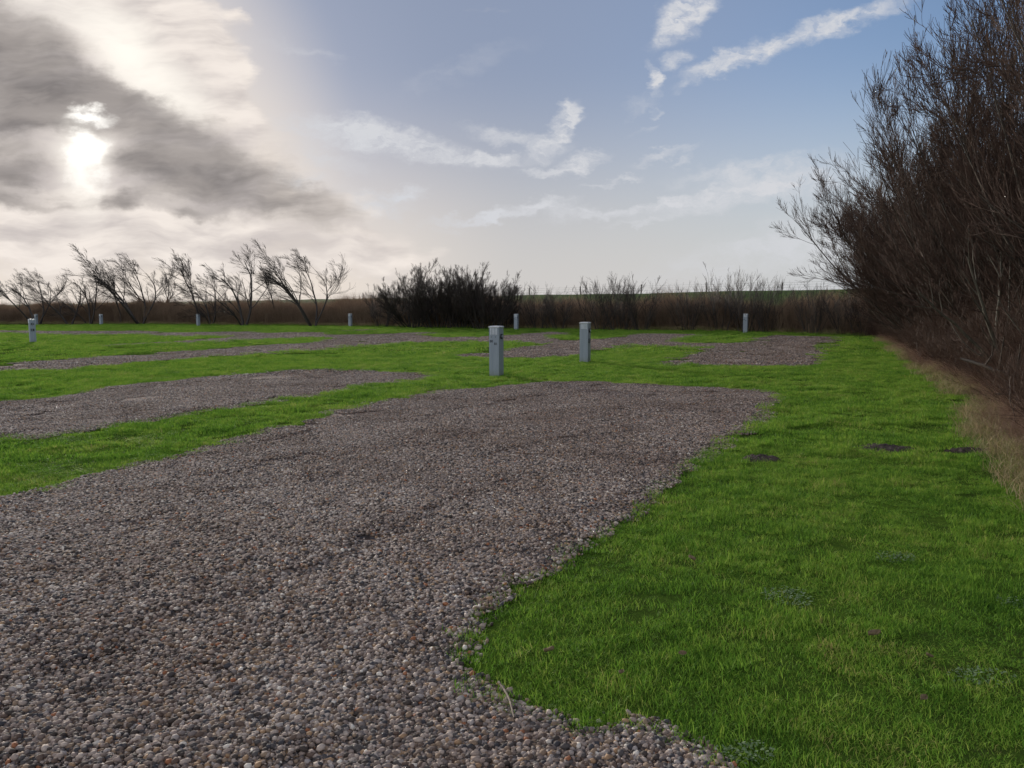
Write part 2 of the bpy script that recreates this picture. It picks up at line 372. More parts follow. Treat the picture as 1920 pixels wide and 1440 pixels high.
# ------------------------------------------------------------------ instancing of uncountable stuff
def gn_scatter(name, protos, P, rot, scl, idx, label, cat):
    src = bpy.data.collections.new(name + '_source')
    for k, me in enumerate(protos):
        o = bpy.data.objects.new('%s_clump_%02d' % (name, k), me); src.objects.link(o)
    me = bpy.data.meshes.new(name)
    me.vertices.add(len(P)); me.vertices.foreach_set('co', np.asarray(P, dtype=np.float32).ravel())
    a = me.attributes.new('rot', 'FLOAT_VECTOR', 'POINT'); a.data.foreach_set('vector', np.asarray(rot, dtype=np.float32).ravel())
    a = me.attributes.new('scl', 'FLOAT_VECTOR', 'POINT'); a.data.foreach_set('vector', np.asarray(scl, dtype=np.float32).ravel())
    a = me.attributes.new('idx', 'INT', 'POINT'); a.data.foreach_set('value', np.asarray(idx, dtype=np.int32))
    for p_ in protos[:1]:
        if p_.materials: me.materials.append(p_.materials[0])
    o = obj(name, me); tag(o, label, cat, kind='stuff')
    ng = bpy.data.node_groups.new(name + '_scatter', 'GeometryNodeTree')
    ng.interface.new_socket('Geometry', in_out='INPUT', socket_type='NodeSocketGeometry')
    ng.interface.new_socket('Geometry', in_out='OUTPUT', socket_type='NodeSocketGeometry')
    N = ng.nodes; L = ng.links
    gi = N.new('NodeGroupInput'); go = N.new('NodeGroupOutput')
    ci = N.new('GeometryNodeCollectionInfo'); ci.inputs['Collection'].default_value = src
    ci.inputs['Separate Children'].default_value = True; ci.inputs['Reset Children'].default_value = True
    ip = N.new('GeometryNodeInstanceOnPoints'); ip.inputs['Pick Instance'].default_value = True
    def na(nm, ty):
        x = N.new('GeometryNodeInputNamedAttribute'); x.data_type = ty; x.inputs['Name'].default_value = nm; return x.outputs['Attribute']
    er = N.new('FunctionNodeEulerToRotation'); L.new(na('rot', 'FLOAT_VECTOR'), er.inputs[0])
    L.new(gi.outputs[0], ip.inputs['Points']); L.new(ci.outputs[0], ip.inputs['Instance'])
    L.new(na('idx', 'INT'), ip.inputs['Instance Index']); L.new(er.outputs[0], ip.inputs['Rotation']); L.new(na('scl', 'FLOAT_VECTOR'), ip.inputs['Scale'])
    L.new(ip.outputs[0], go.inputs[0])
    md = o.modifiers.new('scatter', 'NODES'); md.node_group = ng
    return o

def blades(rng, n, rad, hmin, hmax, w, lean, curl, mat, name, square=False):
    """a clump of n curved blades, five vertices each"""
    a = rng.uniform(0, 2 * np.pi, n); r_ = rad * np.sqrt(rng.uniform(0, 1, n))
    base = np.c_[r_ * np.cos(a), r_ * np.sin(a), np.full(n, -0.005)]
    h = rng.uniform(hmin, hmax, n) * (0.75 + 0.5 * rng.uniform(0, 1, n) ** 2)
    az = rng.uniform(0, 2 * np.pi, n); ln = np.abs(rng.normal(0, lean, n)) + 0.12
    d = np.c_[np.cos(az) * np.sin(ln), np.sin(az) * np.sin(ln), np.cos(ln)]
    ln2 = np.minimum(ln + np.abs(rng.normal(curl, curl * 0.6, n)), 1.9)
    d2 = np.c_[np.cos(az) * np.sin(ln2), np.sin(az) * np.sin(ln2), np.cos(ln2)]
    ww = w * rng.uniform(0.6, 1.3, n)[:, None]
    wa = az + rng.normal(0, 0.9, n) + np.pi / 2
    s_ = np.c_[np.cos(wa), np.sin(wa), np.zeros(n)] * ww * 0.5
    m1 = base + d * (h * 0.5)[:, None]; tip = m1 + d2 * (h * 0.55)[:, None]
    V = np.stack([base - s_, base + s_, m1 + s_ * 0.85, m1 - s_ * 0.85, tip], 1).reshape(-1, 3)
    i = np.arange(n)[:, None] * 5
    q = i + np.array([[0, 1, 2, 3]]); t3 = i + np.array([[3, 2, 4]])
    tone = rng.uniform(0, 1, n)
    return mesh_np(name, V, [q, t3], mat, True, {'tone': np.r_[tone, tone]})

def polar(n, r0, r1, a0=-0.86, a1=0.86, power=2.0):
    """n points in a fan, even per square metre"""
    u = RNG.uniform(0, 1, n); r_ = np.sqrt(r0 * r0 + u * (r1 * r1 - r0 * r0)); a = RNG.uniform(a0, a1, n)
    return r_ * np.sin(a), r_ * np.cos(a)

# line along the foot of the hedge on the right (edge of mown grass)
EDGE = np.array([(at(px, py).x, at(px, py).y) for px, py in [(1640, 634), (1668, 645), (1700, 668), (1722, 690), (1760, 706), (1790, 722), (1830, 748), (1862, 790), (1885, 838), (1960, 900), (2100, 990), (2500, 1300)]])
EDGE = np.r_[EDGE, [[3.4, -2]]]
def edge_x(y):
    o = np.argsort(EDGE[:, 1]); return np.interp(y, EDGE[o, 1], EDGE[o, 0])
# front line of the reed and bramble thicket at the back
FRONT = np.array([(at(px, py).x, at(px, py).y) for px, py in [(-500, 607), (-200, 607), (0, 607.2), (200, 608), (400, 609), (600, 610.8), (750, 613), (900, 615.5), (1000, 616.5), (1100, 618), (1200, 619.5), (1300, 620.8), (1400, 622), (1500, 625.5), (1600, 630), (1700, 632), (1900, 637)]])
def front_y(x):
    o = np.argsort(FRONT[:, 0]); return np.interp(x, FRONT[o, 0], FRONT[o, 1])

MOLE = [(at(1425, 863), 0.19, 0.17), (at(1657, 843), 0.31, 0.22), (at(1822, 847), 0.27, 0.12), (at(1908, 845), 0.22, 0.13)]
POSTS = [(931, 705.5), (1097, 680), (1397.5, 624.5), (968, 619.5), (657, 613), (372, 611.5), (190, 609.5), (68.5, 609), (62, 643)]

def lawn_ok(x, y, m_=0.0):
    k = ~on_gravel(x, y)
    ex = edge_x(y); k &= x < ex + 0.35 + 0.5 * (fnoise(x * 2, y * 2, 55) - 0.5)
    k &= y < front_y(x) + 0.6
    for p_, rx, ry in MOLE:
        k &= ((x - p_.x) / (rx * 0.9)) ** 2 + ((y - p_.y) / (ry * 0.9)) ** 2 > 1 + 0.5 * (vnoise(x * 12, y * 12, 3) - 0.5)
    return k

g_rng = np.random.default_rng(5)
near = [blades(g_rng, 280, 0.15, 0.018, 0.050, 0.0032, 0.55, 0.6, M_GRASS, 'lawn_near') for _ in range(6)]
mid = [blades(g_rng, 380, 0.27, 0.026, 0.058, 0.0060, 0.42, 0.5, M_GRASS, 'lawn_mid') for _ in range(4)]
far = [blades(g_rng, 420, 0.60, 0.030, 0.062, 0.014, 0.40, 0.45, M_GRASS, 'lawn_far') for _ in range(4)]
rim = [blades(g_rng, 46, 0.055, 0.020, 0.058, 0.0036, 0.6, 0.6, M_GRASS, 'lawn_rim') for _ in range(4)]
PX, PY, SC_, ID = [], [], [], []
for n_, r0, r1, i0, ni, zs in ((6600, 1.5, 9.5, 0, 6, 1.0), (14000, 9, 28, 6, 4, 1.0), (24000, 27, 100, 10, 4, 1.0)):
    x, y = polar(n_, r0, r1)
    k = lawn_ok(x, y); x, y = x[k], y[k]
    s_ = 0.72 + 0.62 * fnoise(x * 0.9, y * 0.9, 61, 3) * RNG.uniform(0.75, 1.25, len(x))
    s_ *= 0.34 + 0.66 * np.clip((vnoise(x * 3.1, y * 3.1, 64) - 0.12) * 3, 0, 1) + 1.1 * np.clip(vnoise(x * 5.3, y * 5.3, 66) - 0.60, 0, 1) * 2
    k = vnoise(x * 4.1, y * 4.1, 68) > 0.13 * (r0 < 9); x, y, s_ = x[k], y[k], s_[k]
    PX.append(x); PY.append(y); SC_.append(s_); ID.append(RNG.integers(i0, i0 + ni, len(x)))
PX, PY, SC_, ID = map(np.concatenate, (PX, PY, SC_, ID))
# turf tufts creeping over the gravel rims
for O_, n_ in ((OA, 2600), (OB, 2800), (OR, 2600)):
    q = RNG.integers(0, len(O_), n_); e = O_[q] + RNG.normal(0, 0.045, (n_, 2)) * np.clip(np.hypot(*O_[q].T)[:, None] / 9, .7, 2.5)
    k = (e[:, 1] > 1.5) & (np.hypot(*e.T) < 60); e = e[k]
    PX = np.r_[PX, e[:, 0]]; PY = np.r_[PY, e[:, 1]]; SC_ = np.r_[SC_, RNG.uniform(.7, 1.35, len(e))]; ID = np.r_[ID, RNG.integers(14, 18, len(e))]
rot = np.c_[RNG.normal(0, 0.11, len(PX)), RNG.normal(0, 0.11, len(PX)), RNG.uniform(0, 6.28, len(PX))]
hx = 0.9 + 0.2 * RNG.uniform(0, 1, len(PX))
gn_scatter('grass', near + mid + far + rim, np.c_[PX, PY, np.zeros(len(PX))], rot, np.c_[hx, hx, SC_], ID, 'short green lawn grass around the gravel pitches', 'grass')

# pebbles
def pebble_patch(rng, n, rad, smin, smax, sub, name):
    import bmesh
    bm = bmesh.new(); bmesh.ops.create_icosphere(bm, subdivisions=sub, radius=1.0)
    bv = np.array([v.co for v in bm.verts]); bf = np.array([[v.index for v in f_.verts] for f_ in bm.faces]); bm.free()
    a = rng.uniform(0, 2 * np.pi, n); r_ = rad * np.sqrt(rng.uniform(0, 1, n))
    s_ = smin + (smax - smin) * rng.uniform(0, 1, n) ** 2.6
    dims = np.c_[s_ * rng.uniform(0.8, 1.35, n), s_ * rng.uniform(0.7, 1.0, n), s_ * rng.uniform(0.5, 0.8, n)] * 0.5
    yaw = rng.uniform(0, 6.28, n); tilt = rng.normal(0, 0.35, n)
    V = bv[None] * dims[:, None]
    V = V * (1 + rng.normal(0, 0.07, (n, len(bv), 1)))
    ct, st_ = np.cos(tilt)[:, None], np.sin(tilt)[:, None]
    V = np.stack([V[..., 0] * ct + V[..., 2] * st_, V[..., 1], -V[..., 0] * st_ + V[..., 2] * ct], -1)
    cy, sy = np.cos(yaw)[:, None], np.sin(yaw)[:, None]
    V = np.stack([V[..., 0] * cy - V[..., 1] * sy, V[..., 0] * sy + V[..., 1] * cy, V[..., 2]], -1)
    c = np.c_[r_ * np.cos(a), r_ * np.sin(a), dims[:, 2] * rng.uniform(0.1, 1.1, n)]
    V = (V + c[:, None]).reshape(-1, 3)
    Fc = (bf[None] + (np.arange(n) * len(bv))[:, None, None]).reshape(-1, 3)
    return mesh_np(name, V, [Fc], M_PEB, True, {'tone': np.repeat(rng.uniform(0, 1, n), len(bf))})
p_rng = np.random.default_rng(8)
pn = [pebble_patch(p_rng, 240, 0.12, 0.008, 0.034, 1, 'pebbles_near') for _ in range(7)]
pm = [pebble_patch(p_rng, 620, 0.25, 0.013, 0.031, 1, 'pebbles_mid') for _ in range(5)]
ps = [pebble_patch(p_rng, 1, 0.01, 0.013, 0.032, 2, 'pebble_single') for _ in range(8)]
pf = [pebble_patch(p_rng, 620, 0.52, 0.022, 0.050, 1, 'pebbles_far') for _ in range(4)]
PX, PY, ID = [], [], []
for n_, r0, r1, i0, ni in ((5600, 1.5, 7.0, 0, 7), (9500, 6.6, 20, 7, 5), (20000, 19, 95, 12, 4)):
    x, y = polar(n_, r0, r1)
    k = on_gravel(x, y)
    if r0 < 10:
        for dx, dy in ((.035, 0), (-.035, 0), (0, .035), (0, -.035)): k &= on_gravel(x + dx, y + dy)
    x, y = x[k], y[k]
    PX.append(x); PY.append(y); ID.append(RNG.integers(i0, i0 + ni, len(x)))
# strays that ran into the turf along the edges
x, y = polar(60000, 1.6, 9); k = ~on_gravel(x, y)
near_edge = np.zeros(len(x), bool)
for dx, dy in ((.1, 0), (-.1, 0), (0, .1), (0, -.1)): near_edge |= on_gravel(x + dx, y + dy)
k &= near_edge & (RNG.uniform(0, 1, len(x)) < 0.8)
PX.append(x[k]); PY.append(y[k]); ID.append(RNG.integers(16, 24, k.sum()))
PX, PY, ID = map(np.concatenate, (PX, PY, ID))
ia, ib = inside(OA, PX, PY), inside(OB, PX, PY)
PZ = np.where(ia, grav_h(PX, PY, OA), np.where(ib, grav_h(PX, PY, OB), 0.002))
gn_scatter('pebbles', pn + pm + pf + ps, np.c_[PX, PY, PZ], np.c_[np.zeros(len(PX)), np.zeros(len(PX)), RNG.uniform(0, 6.28, len(PX))], np.ones((len(PX), 3)), ID, 'loose rounded grey and brown pebbles covering the pitches', 'gravel')

# ------------------------------------------------------------------ woody plants
def tubes(groups, sides, mat, name):
    """groups: list of (pts [B,N,3], rad [B,N])"""
    VV, FF, off = [], [], 0; tones = []
    for P, rad in groups:
        B, N_ = rad.shape
        if B == 0: continue
        tg = np.gradient(P, axis=1); tg = norm(tg)
        ref = np.where(np.abs(tg[..., 2:3]) > 0.9, np.array([1.0, 0, 0]), np.array([0, 0, 1.0]))
        u = norm(np.cross(tg, ref)); v = np.cross(tg, u)
        an = np.arange(sides) * 2 * np.pi / sides
        ring = P[:, :, None] + rad[:, :, None, None] * (np.cos(an)[None, None, :, None] * u[:, :, None] + np.sin(an)[None, None, :, None] * v[:, :, None])
        VV.append(ring.reshape(-1, 3))
        b = np.arange(B)[:, None, None] * N_ * sides; i = np.arange(N_ - 1)[None, :, None] * sides; j = np.arange(sides)[None, None, :]
        j2 = (j + 1) % sides
        q = np.stack([b + i + j, b + i + j2, b + i + sides + j2, b + i + sides + j], -1).reshape(-1, 4) + off
        FF.append(q); off += B * N_ * sides
        tones.append(np.repeat(np.random.default_rng(off).uniform(0, 1, B), (N_ - 1) * sides))
    return mesh_np(name, np.concatenate(VV), [np.concatenate(FF)], mat, True, {'tone': np.concatenate(tones)})

def grow(rng, S, D, L, r0, r1, nseg, wob, bend):
    """grow a batch of branches; bend is a vector pulled in, more towards the tip"""
    P = [S]; d = norm(D)
    for i in range(nseg):
        d = norm(d + rng.normal(0, wob, d.shape) + np.asarray(bend) * (i + 1) / nseg)
        P.append(P[-1] + d * (L / nseg)[:, None])
    P = np.stack(P, 1)
    tt = np.linspace(0, 1, nseg + 1)[None]
    rad = r0[:, None] * (1 - tt) + r1[:, None] * tt
    return P, rad

def sprout(rng, P, rad, n, t0, t1, ang, angs, upw=0.0):
    """n children on every branch: start point, direction, parent radius there"""
    B, N_, _ = P.shape
    t_ = rng.uniform(t0, t1, (B, n)) * (N_ - 1)
    i = np.minimum(t_.astype(int), N_ - 2); f_ = (t_ - i)[..., None]
    b = np.arange(B)[:, None]
    A, C = P[b, i], P[b, i + 1]
    S = A * (1 - f_) + C * f_; T = norm(C - A)
    rr = rad[b, i] * (1 - f_[..., 0]) + rad[b, i + 1] * f_[..., 0]
    rv = norm(rng.normal(0, 1, T.shape)); pv = norm(np.cross(T, rv))
    a = np.clip(rng.normal(ang, angs, T.shape[:2]), 0.15, 1.6)[..., None]
    D = T * np.cos(a) + pv * np.sin(a); D[..., 2] += upw
    return S.reshape(-1, 3), norm(D).reshape(-1, 3), rr.reshape(-1), (t_ / (N_ - 1)).reshape(-1)

def bush_meshes(seed, nstem, h, spread, levels, wind, mats, names, base_r=0.10, tiprad=0.005, sides=(6, 3), lean=(0, 0, 0), baserad=0.4, trunk_frac=1.0, stemwob=0.07, stemup=0.06):
    rng = np.random.default_rng(seed)
    az = np.linspace(0, 2 * np.pi, nstem, endpoint=False) + rng.normal(0, 0.4, nstem)
    sp = spread * np.sqrt(rng.uniform(0.03, 1, nstem))
    D = np.c_[np.cos(az) * np.sin(sp), np.sin(az) * np.sin(sp), np.cos(sp)] + np.asarray(lean)
    S = np.c_[np.cos(az), np.sin(az), np.zeros(nstem)] * (baserad * rng.uniform(0.2, 1, nstem))[:, None]; S[:, 2] = -0.1
    L = h * rng.uniform(0.75, 1.05, nstem) * trunk_frac
    r0 = base_r * rng.uniform(0.6, 1.1, nstem)
    P, rad = grow(rng, S, D, L, r0, r0 * 0.25, 9, stemwob, np.asarray(wind) * 0.35 + np.array([0, 0, stemup]))
    thick = [(P, rad)]; fine = []
    curP, curR, curL = P, rad, L
    for k, (n, t0, t1, ang, angs, lr, rr_, nseg, wob, up, isfine) in enumerate(levels):
        S, D, pr, tt = sprout(rng, curP, curR, n, t0, t1, ang, angs, up)
        pl = np.repeat(curL, n)
        L = pl * lr * (1.15 - 0.6 * tt) * rng.uniform(0.6, 1.25, len(pl))
        r0 = np.maximum(pr * rr_, tiprad * 1.15); r1 = np.maximum(r0 * 0.35, tiprad)
        P, rad = grow(rng, S, D, L, r0, r1, nseg, wob, np.asarray(wind) * 0.3 * (k + 1) * 0.7 + np.array([0, 0, up * 0.8]))
        # nothing grows into the ground
        low_ = P[..., 2].min(1) > 0.05
        P, rad, L = P[low_], rad[low_], L[low_]
        (fine if isfine else thick).append((P, rad))
        curP, curR, curL = P, rad, L
    a = tubes(thick, sides[0], mats[0], names[0]); b = tubes(fine, sides[1], mats[1], names[1])
    return a, b

def woody(name, meshes, loc, rz=0, sc=(1, 1, 1), label=None, cat='bush', group=None):
    o = empty(name, loc, rz); o.scale = sc
    obj('trunk', meshes[0], o); obj('crown', meshes[1], o)
    tag(o, label, cat, group)
    return o

#            n   t0   t1   ang  angs  len   rad  seg wob  up   fine
WIL = [(12, .10, .97, .46, .18, .44, .42, 6, .06, .07, False),
       (11, .10, 1.0, .46, .18, .46, .50, 5, .07, .11, True),
       (7, .12, 1.0, .40, .18, .60, .60, 4, .07, .13, True)]
willow = [bush_meshes(100 + k, 26, 7.2, 0.72, WIL, (0, 0, 0), (M_BARK, M_TWIG), ('willow_trunk', 'willow_crown'), 0.050, 0.0040, (5, 3), baserad=1.0, stemwob=0.05, stemup=0.05) for k in range(4)]
WL = ['farthest willow bush of the right hedge, its crown reaching out over the reeds',
      'second willow bush from the far end of the right hedge',
      'middle willow bush of the right hedge front, rising behind the dry bramble bank',
      'tall willow bush of the right hedge whose crown leaves the picture at the top right',
      'willow bush of the right hedge front above the long fallen branch',
      'willow bush in the second row, behind the far end of the right hedge',
      'willow bush in the second row of the right hedge, behind the middle bushes',
      'willow bush in the second row of the right hedge, behind the tall near bushes',
      'lower willow bush squeezed between the two farthest bushes of the right hedge',
      'nearest willow bush, mostly cut off by the right picture edge']
WPOS = [(36.0, 18.9, .94, 1.0), (30.5, 17.2, 1.0, 1.0), (25.0, 15.3, 1.06, 1.12), (20.0, 13.9, 1.04, 1.20), (15.6, 12.4, .90, 1.18), (35.0, 24.5, 1.05, 1.1), (28.0, 21.0, 1.1, 1.2), (21.0, 18.5, 1.1, 1.3), (33.0, 17.9, .86, .86), (11.2, 11.4, .84, 1.1)]
for k, (D, X, s_, z_) in enumerate(WPOS):
    woody('willow_bush', willow[k % 4], (X, D, 0), (3.9, 0.4, 2.9, 4.4, 1.9, 0.9, 2.2, 5.0, 5.5, 3.6)[k], (s_, s_, z_), WL[k], 'bush', 'willow bushes of the hedge on the right')

ELD = [(6, .30, .98, .6, .2, .42, .5, 5, .09, .06, False), (6, .2, 1., .55, .2, .5, .5, 4, .09, .06, True), (5, .2, 1., .5, .2, .5, .6, 3, .09, .06, True)]
M_BARKG = bark_mat('grey_green_bark', (0.034, 0.029, 0.019), (0.105, 0.090, 0.060))
eld = bush_meshes(160, 4, 3.6, 0.45, ELD, (-0.10, 0, 0), (M_BARKG, M_TWIG), ('leaning_trunk', 'leaning_crown'), 0.085, 0.0040, (7, 3), baserad=0.35, lean=(-0.25, 0, 0), stemwob=0.11)
woody('bare_shrub', eld, (9.25, 13.9, 0), 0.3, (.72, .72, .9), 'few-stemmed bare shrub with grey-green leaning trunks at the near foot of the hedge', 'bush')
woody('bare_shrub', eld, (10.6, 16.6, 0), 3.4, (.6, .6, 1.0), 'bare leaning shrub inside the hedge, behind the long fallen branch', 'bush')

# wind-bent trees at the back left
BT = [(8, .22, .98, .58, .2, .62, .50, 6, .07, .03, False),
      (8, .15, 1.0, .50, .2, .48, .45, 5, .08, .03, True),
      (9, .12, 1.0, .45, .2, .55, .58, 4, .08, .02, True)]
wind = (-0.40, 0, 0.14)
wt = [bush_meshes(200 + k, [1, 2, 4, 3][k], 6.4, [0.25, 0.5, 0.75, 0.5][k], BT if k else [(12,) + BT[0][1:]] + BT[1:], wind, (M_BARKD, M_TWIGD), ('tree_trunk', 'tree_crown'), 0.11, 0.0060, (6, 3), lean=(-0.10, 0, 0), baserad=0.3, stemwob=0.08, stemup=0.0) for k in range(4)]
TT = [  # px, py of the foot, proto, height scale, width scale, label
    (-60, 608, 1, .95, 1.1, 'bare wind-bent tree at the left picture edge, half cut off'),
    (70, 608.5, 2, 1.00, 1.0, 'bare wind-bent tree behind the near left power pedestal'),
    (131, 608.5, 1, .90, .9, 'low bare tree between the left pedestals, dark tangled crown'),
    (168, 608.5, 3, .98, .9, 'bare tree just left of the pedestal that stands far left of the bend'),
    (224, 608, 0, 1.0, .9, 'slender leaning tree just right of the far left pedestal'),
    (264, 608.5, 2, 1.22, 1.25, 'largest wind-bent tree on the left, many stems from one foot'),
    (293, 607, 1, 1.10, 1.0, 'bare tree right behind the largest wind-bent tree'),
    (368, 609, 0, 1.20, 1.15, 'single-trunk wind-bent tree behind the fourth pedestal from the left'),
    (395, 609, 3, .78, .8, 'small bushy bare tree right of the single-trunk tree'),
    (456, 611, 3, 1.05, 1.15, 'tall upright bare tree with a fan of branches, middle of the left row'),
    (515, 609.5, 0, .98, .8, 'small round-crowned bare tree between two taller ones'),
    (588, 612.5, 2, 1.10, 1.05, 'rightmost tree of the left row, many stems fanning from one foot')]
for px, py, k, hs, ws, lab in TT:
    p_ = at(px, py); woody('bare_tree', wt[k], (p_.x, p_.y, 0), RNG.uniform(-0.35, 0.35), (ws * 1.15, ws * 1.15, hs), lab, 'tree', 'wind-bent trees along the back left')

# bare bushes in front of the dike
BB = [(10, .12, .98, .42, .18, .48, .55, 5, .08, .10, False),
      (9, .12, 1.0, .42, .18, .46, .55, 5, .09, .12, True),
      (9, .12, 1.0, .50, .2, .55, .65, 3, .09, .08, True)]
big = [bush_meshes(300 + k, 24, 4.1, 0.80, BB, (0, 0, 0), (M_BARKD, M_TWIGD), ('bush_trunk', 'bush_crown'), 0.042, 0.0040, (5, 3), baserad=1.2, stemwob=0.04) for k in range(2)]
SB = [(8, .12, .98, .40, .18, .50, .6, 5, .08, .10, True),
      (7, .15, 1.0, .40, .18, .50, .7, 4, .09, .12, True)]
small = [bush_meshes(320 + k, 14, 2.95, 0.52, SB, (0, 0, 0), (M_BARKD, M_TWIGD), ('bush_stems', 'bush_twigs'), 0.024, 0.0046, (4, 3), baserad=0.7) for k in range(3)]
BP = [  # px, foot py, family, k, height m scale, width scale, label
    (775, 616, 'b', 0, .98, 1.05, 'large dark bush, left part of the black clump in the centre'),
    (822, 616.5, 'b', 1, 1.12, 1.0, 'tallest dark bush in the middle of the central clump'),
    (868, 617, 'b', 0, 1.05, .95, 'dark bush of the central clump left of the far pedestal'),
    (912, 618, 'b', 1, 1.02, .9, 'rightmost dark bush of the central clump, behind the near pedestal'),
    (715, 614.5, 's', 0, 1.15, 1.2, 'small bare bush at the left foot of the central clump'),
    (945, 617, 's', 1, 1.15, 1.1, 'small bare bush between the central clump and the far pedestal'),
    (1010, 618, 's', 2, 1.05, 1.1, 'thin bare bush right of the far middle pedestal'),
    (1050, 619, 's', 0, .95, 1.0, 'low bare bush left of the second pedestal'),
    (1125, 620, 's', 1, 1.22, 1.2, 'bare bush just right of the second pedestal'),
    (1165, 620.5, 's', 2, 1.20, 1.3, 'broad twiggy bush in the middle of the reeds'),
    (1205, 621.5, 's', 0, 1.12, 1.1, 'bare bush on the right of the broad twiggy bush'),
    (1290, 622, 's', 1, 1.05, .9, 'thin bare bush left of the crooked little tree on the skyline'),
    (1348, 622.5, 's', 0, 1.38, 1.0, 'crooked little tree standing above the dike line'),
    (1400, 624, 's', 2, 1.15, 1.0, 'bare bush right behind the far right pedestal'),
    (1440, 625, 's', 1, 1.08, .9, 'thin bush under the fence post on the dike'),
    (1525, 629, 's', 2, .92, .8, 'thin dark sapling clump behind the far right pitch'),
    (1585, 630, 's', 0, .90, .8, 'dark sapling behind the right end of the far pitch'),
    (1622, 631.5, 's', 1, .90, .8, 'dark sapling beside the foot of the right hedge')]
for px, py, fam, k, hs, ws, lab in BP:
    p_ = at(px, py); p_ = p_ * 1.02
    woody('bare_bush', (big if fam == 'b' else small)[k], (p_.x, p_.y, 0), RNG.uniform(0, 6.28), (ws, ws, hs), lab, 'bush', 'bare bushes in front of the dike')

# ------------------------------------------------------------------ thicket, brambles, dry grass
def stems(seed, n, rad, h, hv, r_, mat, name, lean=0.15, twigs=3, arch=0.0, tl=0.3):
    rng = np.random.default_rng(seed)
    a = rng.uniform(0, 6.28, n); q = rad * np.sqrt(rng.uniform(0, 1, n))
    S = np.c_[q * np.cos(a), q * np.sin(a), np.full(n, -0.05)]
    D = norm(np.c_[rng.normal(0, lean, n), rng.normal(0, lean, n), np.ones(n)])
    L = h * (1 - hv + hv * rng.uniform(0, 1, n)); rr = np.full(n, r_) * rng.uniform(0.6, 1.3, n)
    P = [S]; d = D; ba = rng.uniform(0, 6.28, n)
    for i in range(5):
        d = norm(d + rng.normal(0, 0.07, d.shape) + np.c_[np.cos(ba), np.sin(ba), -1.1 * np.ones(n)] * arch * (i / 5))
        P.append(P[-1] + d * (L / 5)[:, None])
    P = np.stack(P, 1); rad_ = rr[:, None] * np.linspace(1, 0.5, 6)[None]
    gr = [(P, rad_)]
    if twigs:
        S, D, pr, tt = sprout(rng, P, rad_, twigs, .25, 1.0, .6, .25, .1)
        L2 = np.repeat(L, twigs) * tl * rng.uniform(0.5, 1.2, n * twigs)
        gr.append(grow(rng, S, D, L2, pr * 0.8, pr * 0.4, 3, 0.14, (0, 0, 0.03)))
    return tubes(gr, 3, mat, name)

th = [stems(400 + k, 90, 0.75, 2.05, 0.45, 0.010, M_THICKET, 'thicket', 0.10, 4) for k in range(4)]
n_ = 2600
x = RNG.uniform(-75, 34, n_); y = front_y(x) + 0.9 + RNG.uniform(0, 1, n_) ** 1.3 * 8
s_ = 0.52 + 0.9 * fnoise(x * 0.45, y * 0.45, 81, 3) + 0.14 * RNG.normal(0, 1, n_)
s_ *= np.clip(0.55 + (y - front_y(x)) * 0.25, 0.5, 1) * np.where(x < 0, 1.12, 1.0)
gn_scatter('thicket', th, np.c_[x, y, np.zeros(n_)], np.c_[RNG.normal(0, .05, n_), RNG.normal(0, .05, n_), RNG.uniform(0, 6.28, n_)], np.c_[np.ones(n_), np.ones(n_), s_], RNG.integers(0, 4, n_), 'brown winter thicket of reeds and brambles below the dike', 'thicket')

ru = [stems(420 + k, 110, 0.8, 2.4, 0.5, 0.0065, M_RUSSET, 'hedge_undergrowth', 0.22, 7, 0.05, .28) for k in range(4)]
n_ = 980
y = RNG.uniform(4, 42, n_); x = edge_x(y) + 0.75 + RNG.uniform(0, 1, n_) ** 1.3 * 6.5
s_ = np.clip(0.12 + (x - edge_x(y)) * 0.30, 0.28, 1.25) * RNG.uniform(.8, 1.15, n_)
gn_scatter('hedge_undergrowth', ru, np.c_[x, y, np.zeros(n_)], np.c_[RNG.normal(0, .1, n_), RNG.normal(0, .1, n_), RNG.uniform(0, 6.28, n_)], np.c_[s_ * .5 + .5, s_ * .5 + .5, s_], RNG.integers(0, 4, n_), 'russet tangle of twigs filling the foot of the right hedge', 'undergrowth')

br = [stems(440 + k, 70, 0.45, 0.75, 0.5, 0.0035, M_BRAMBLE, 'brambles', 0.35, 6, 0.22, .3) for k in range(5)]
n_ = 1500
y = 3.0 + RNG.uniform(0, 1, n_) ** 1.4 * 36; x = edge_x(y) + 0.30 + np.abs(RNG.normal(0, 0.75, n_))
s_ = np.clip(0.25 + (x - edge_x(y)) * 0.38, 0.22, 0.95) * (0.45 + 1.0 * fnoise(x * 1.3, y * 1.3, 91))
gn_scatter('brambles', br, np.c_[x, y, np.zeros(n_)], np.c_[RNG.normal(0, .15, n_), RNG.normal(0, .15, n_), RNG.uniform(0, 6.28, n_)], np.c_[np.full(n_, .9), np.full(n_, .9), s_], RNG.integers(0, 5, n_), 'low pinkish brown brambles along the foot of the right hedge', 'brambles')

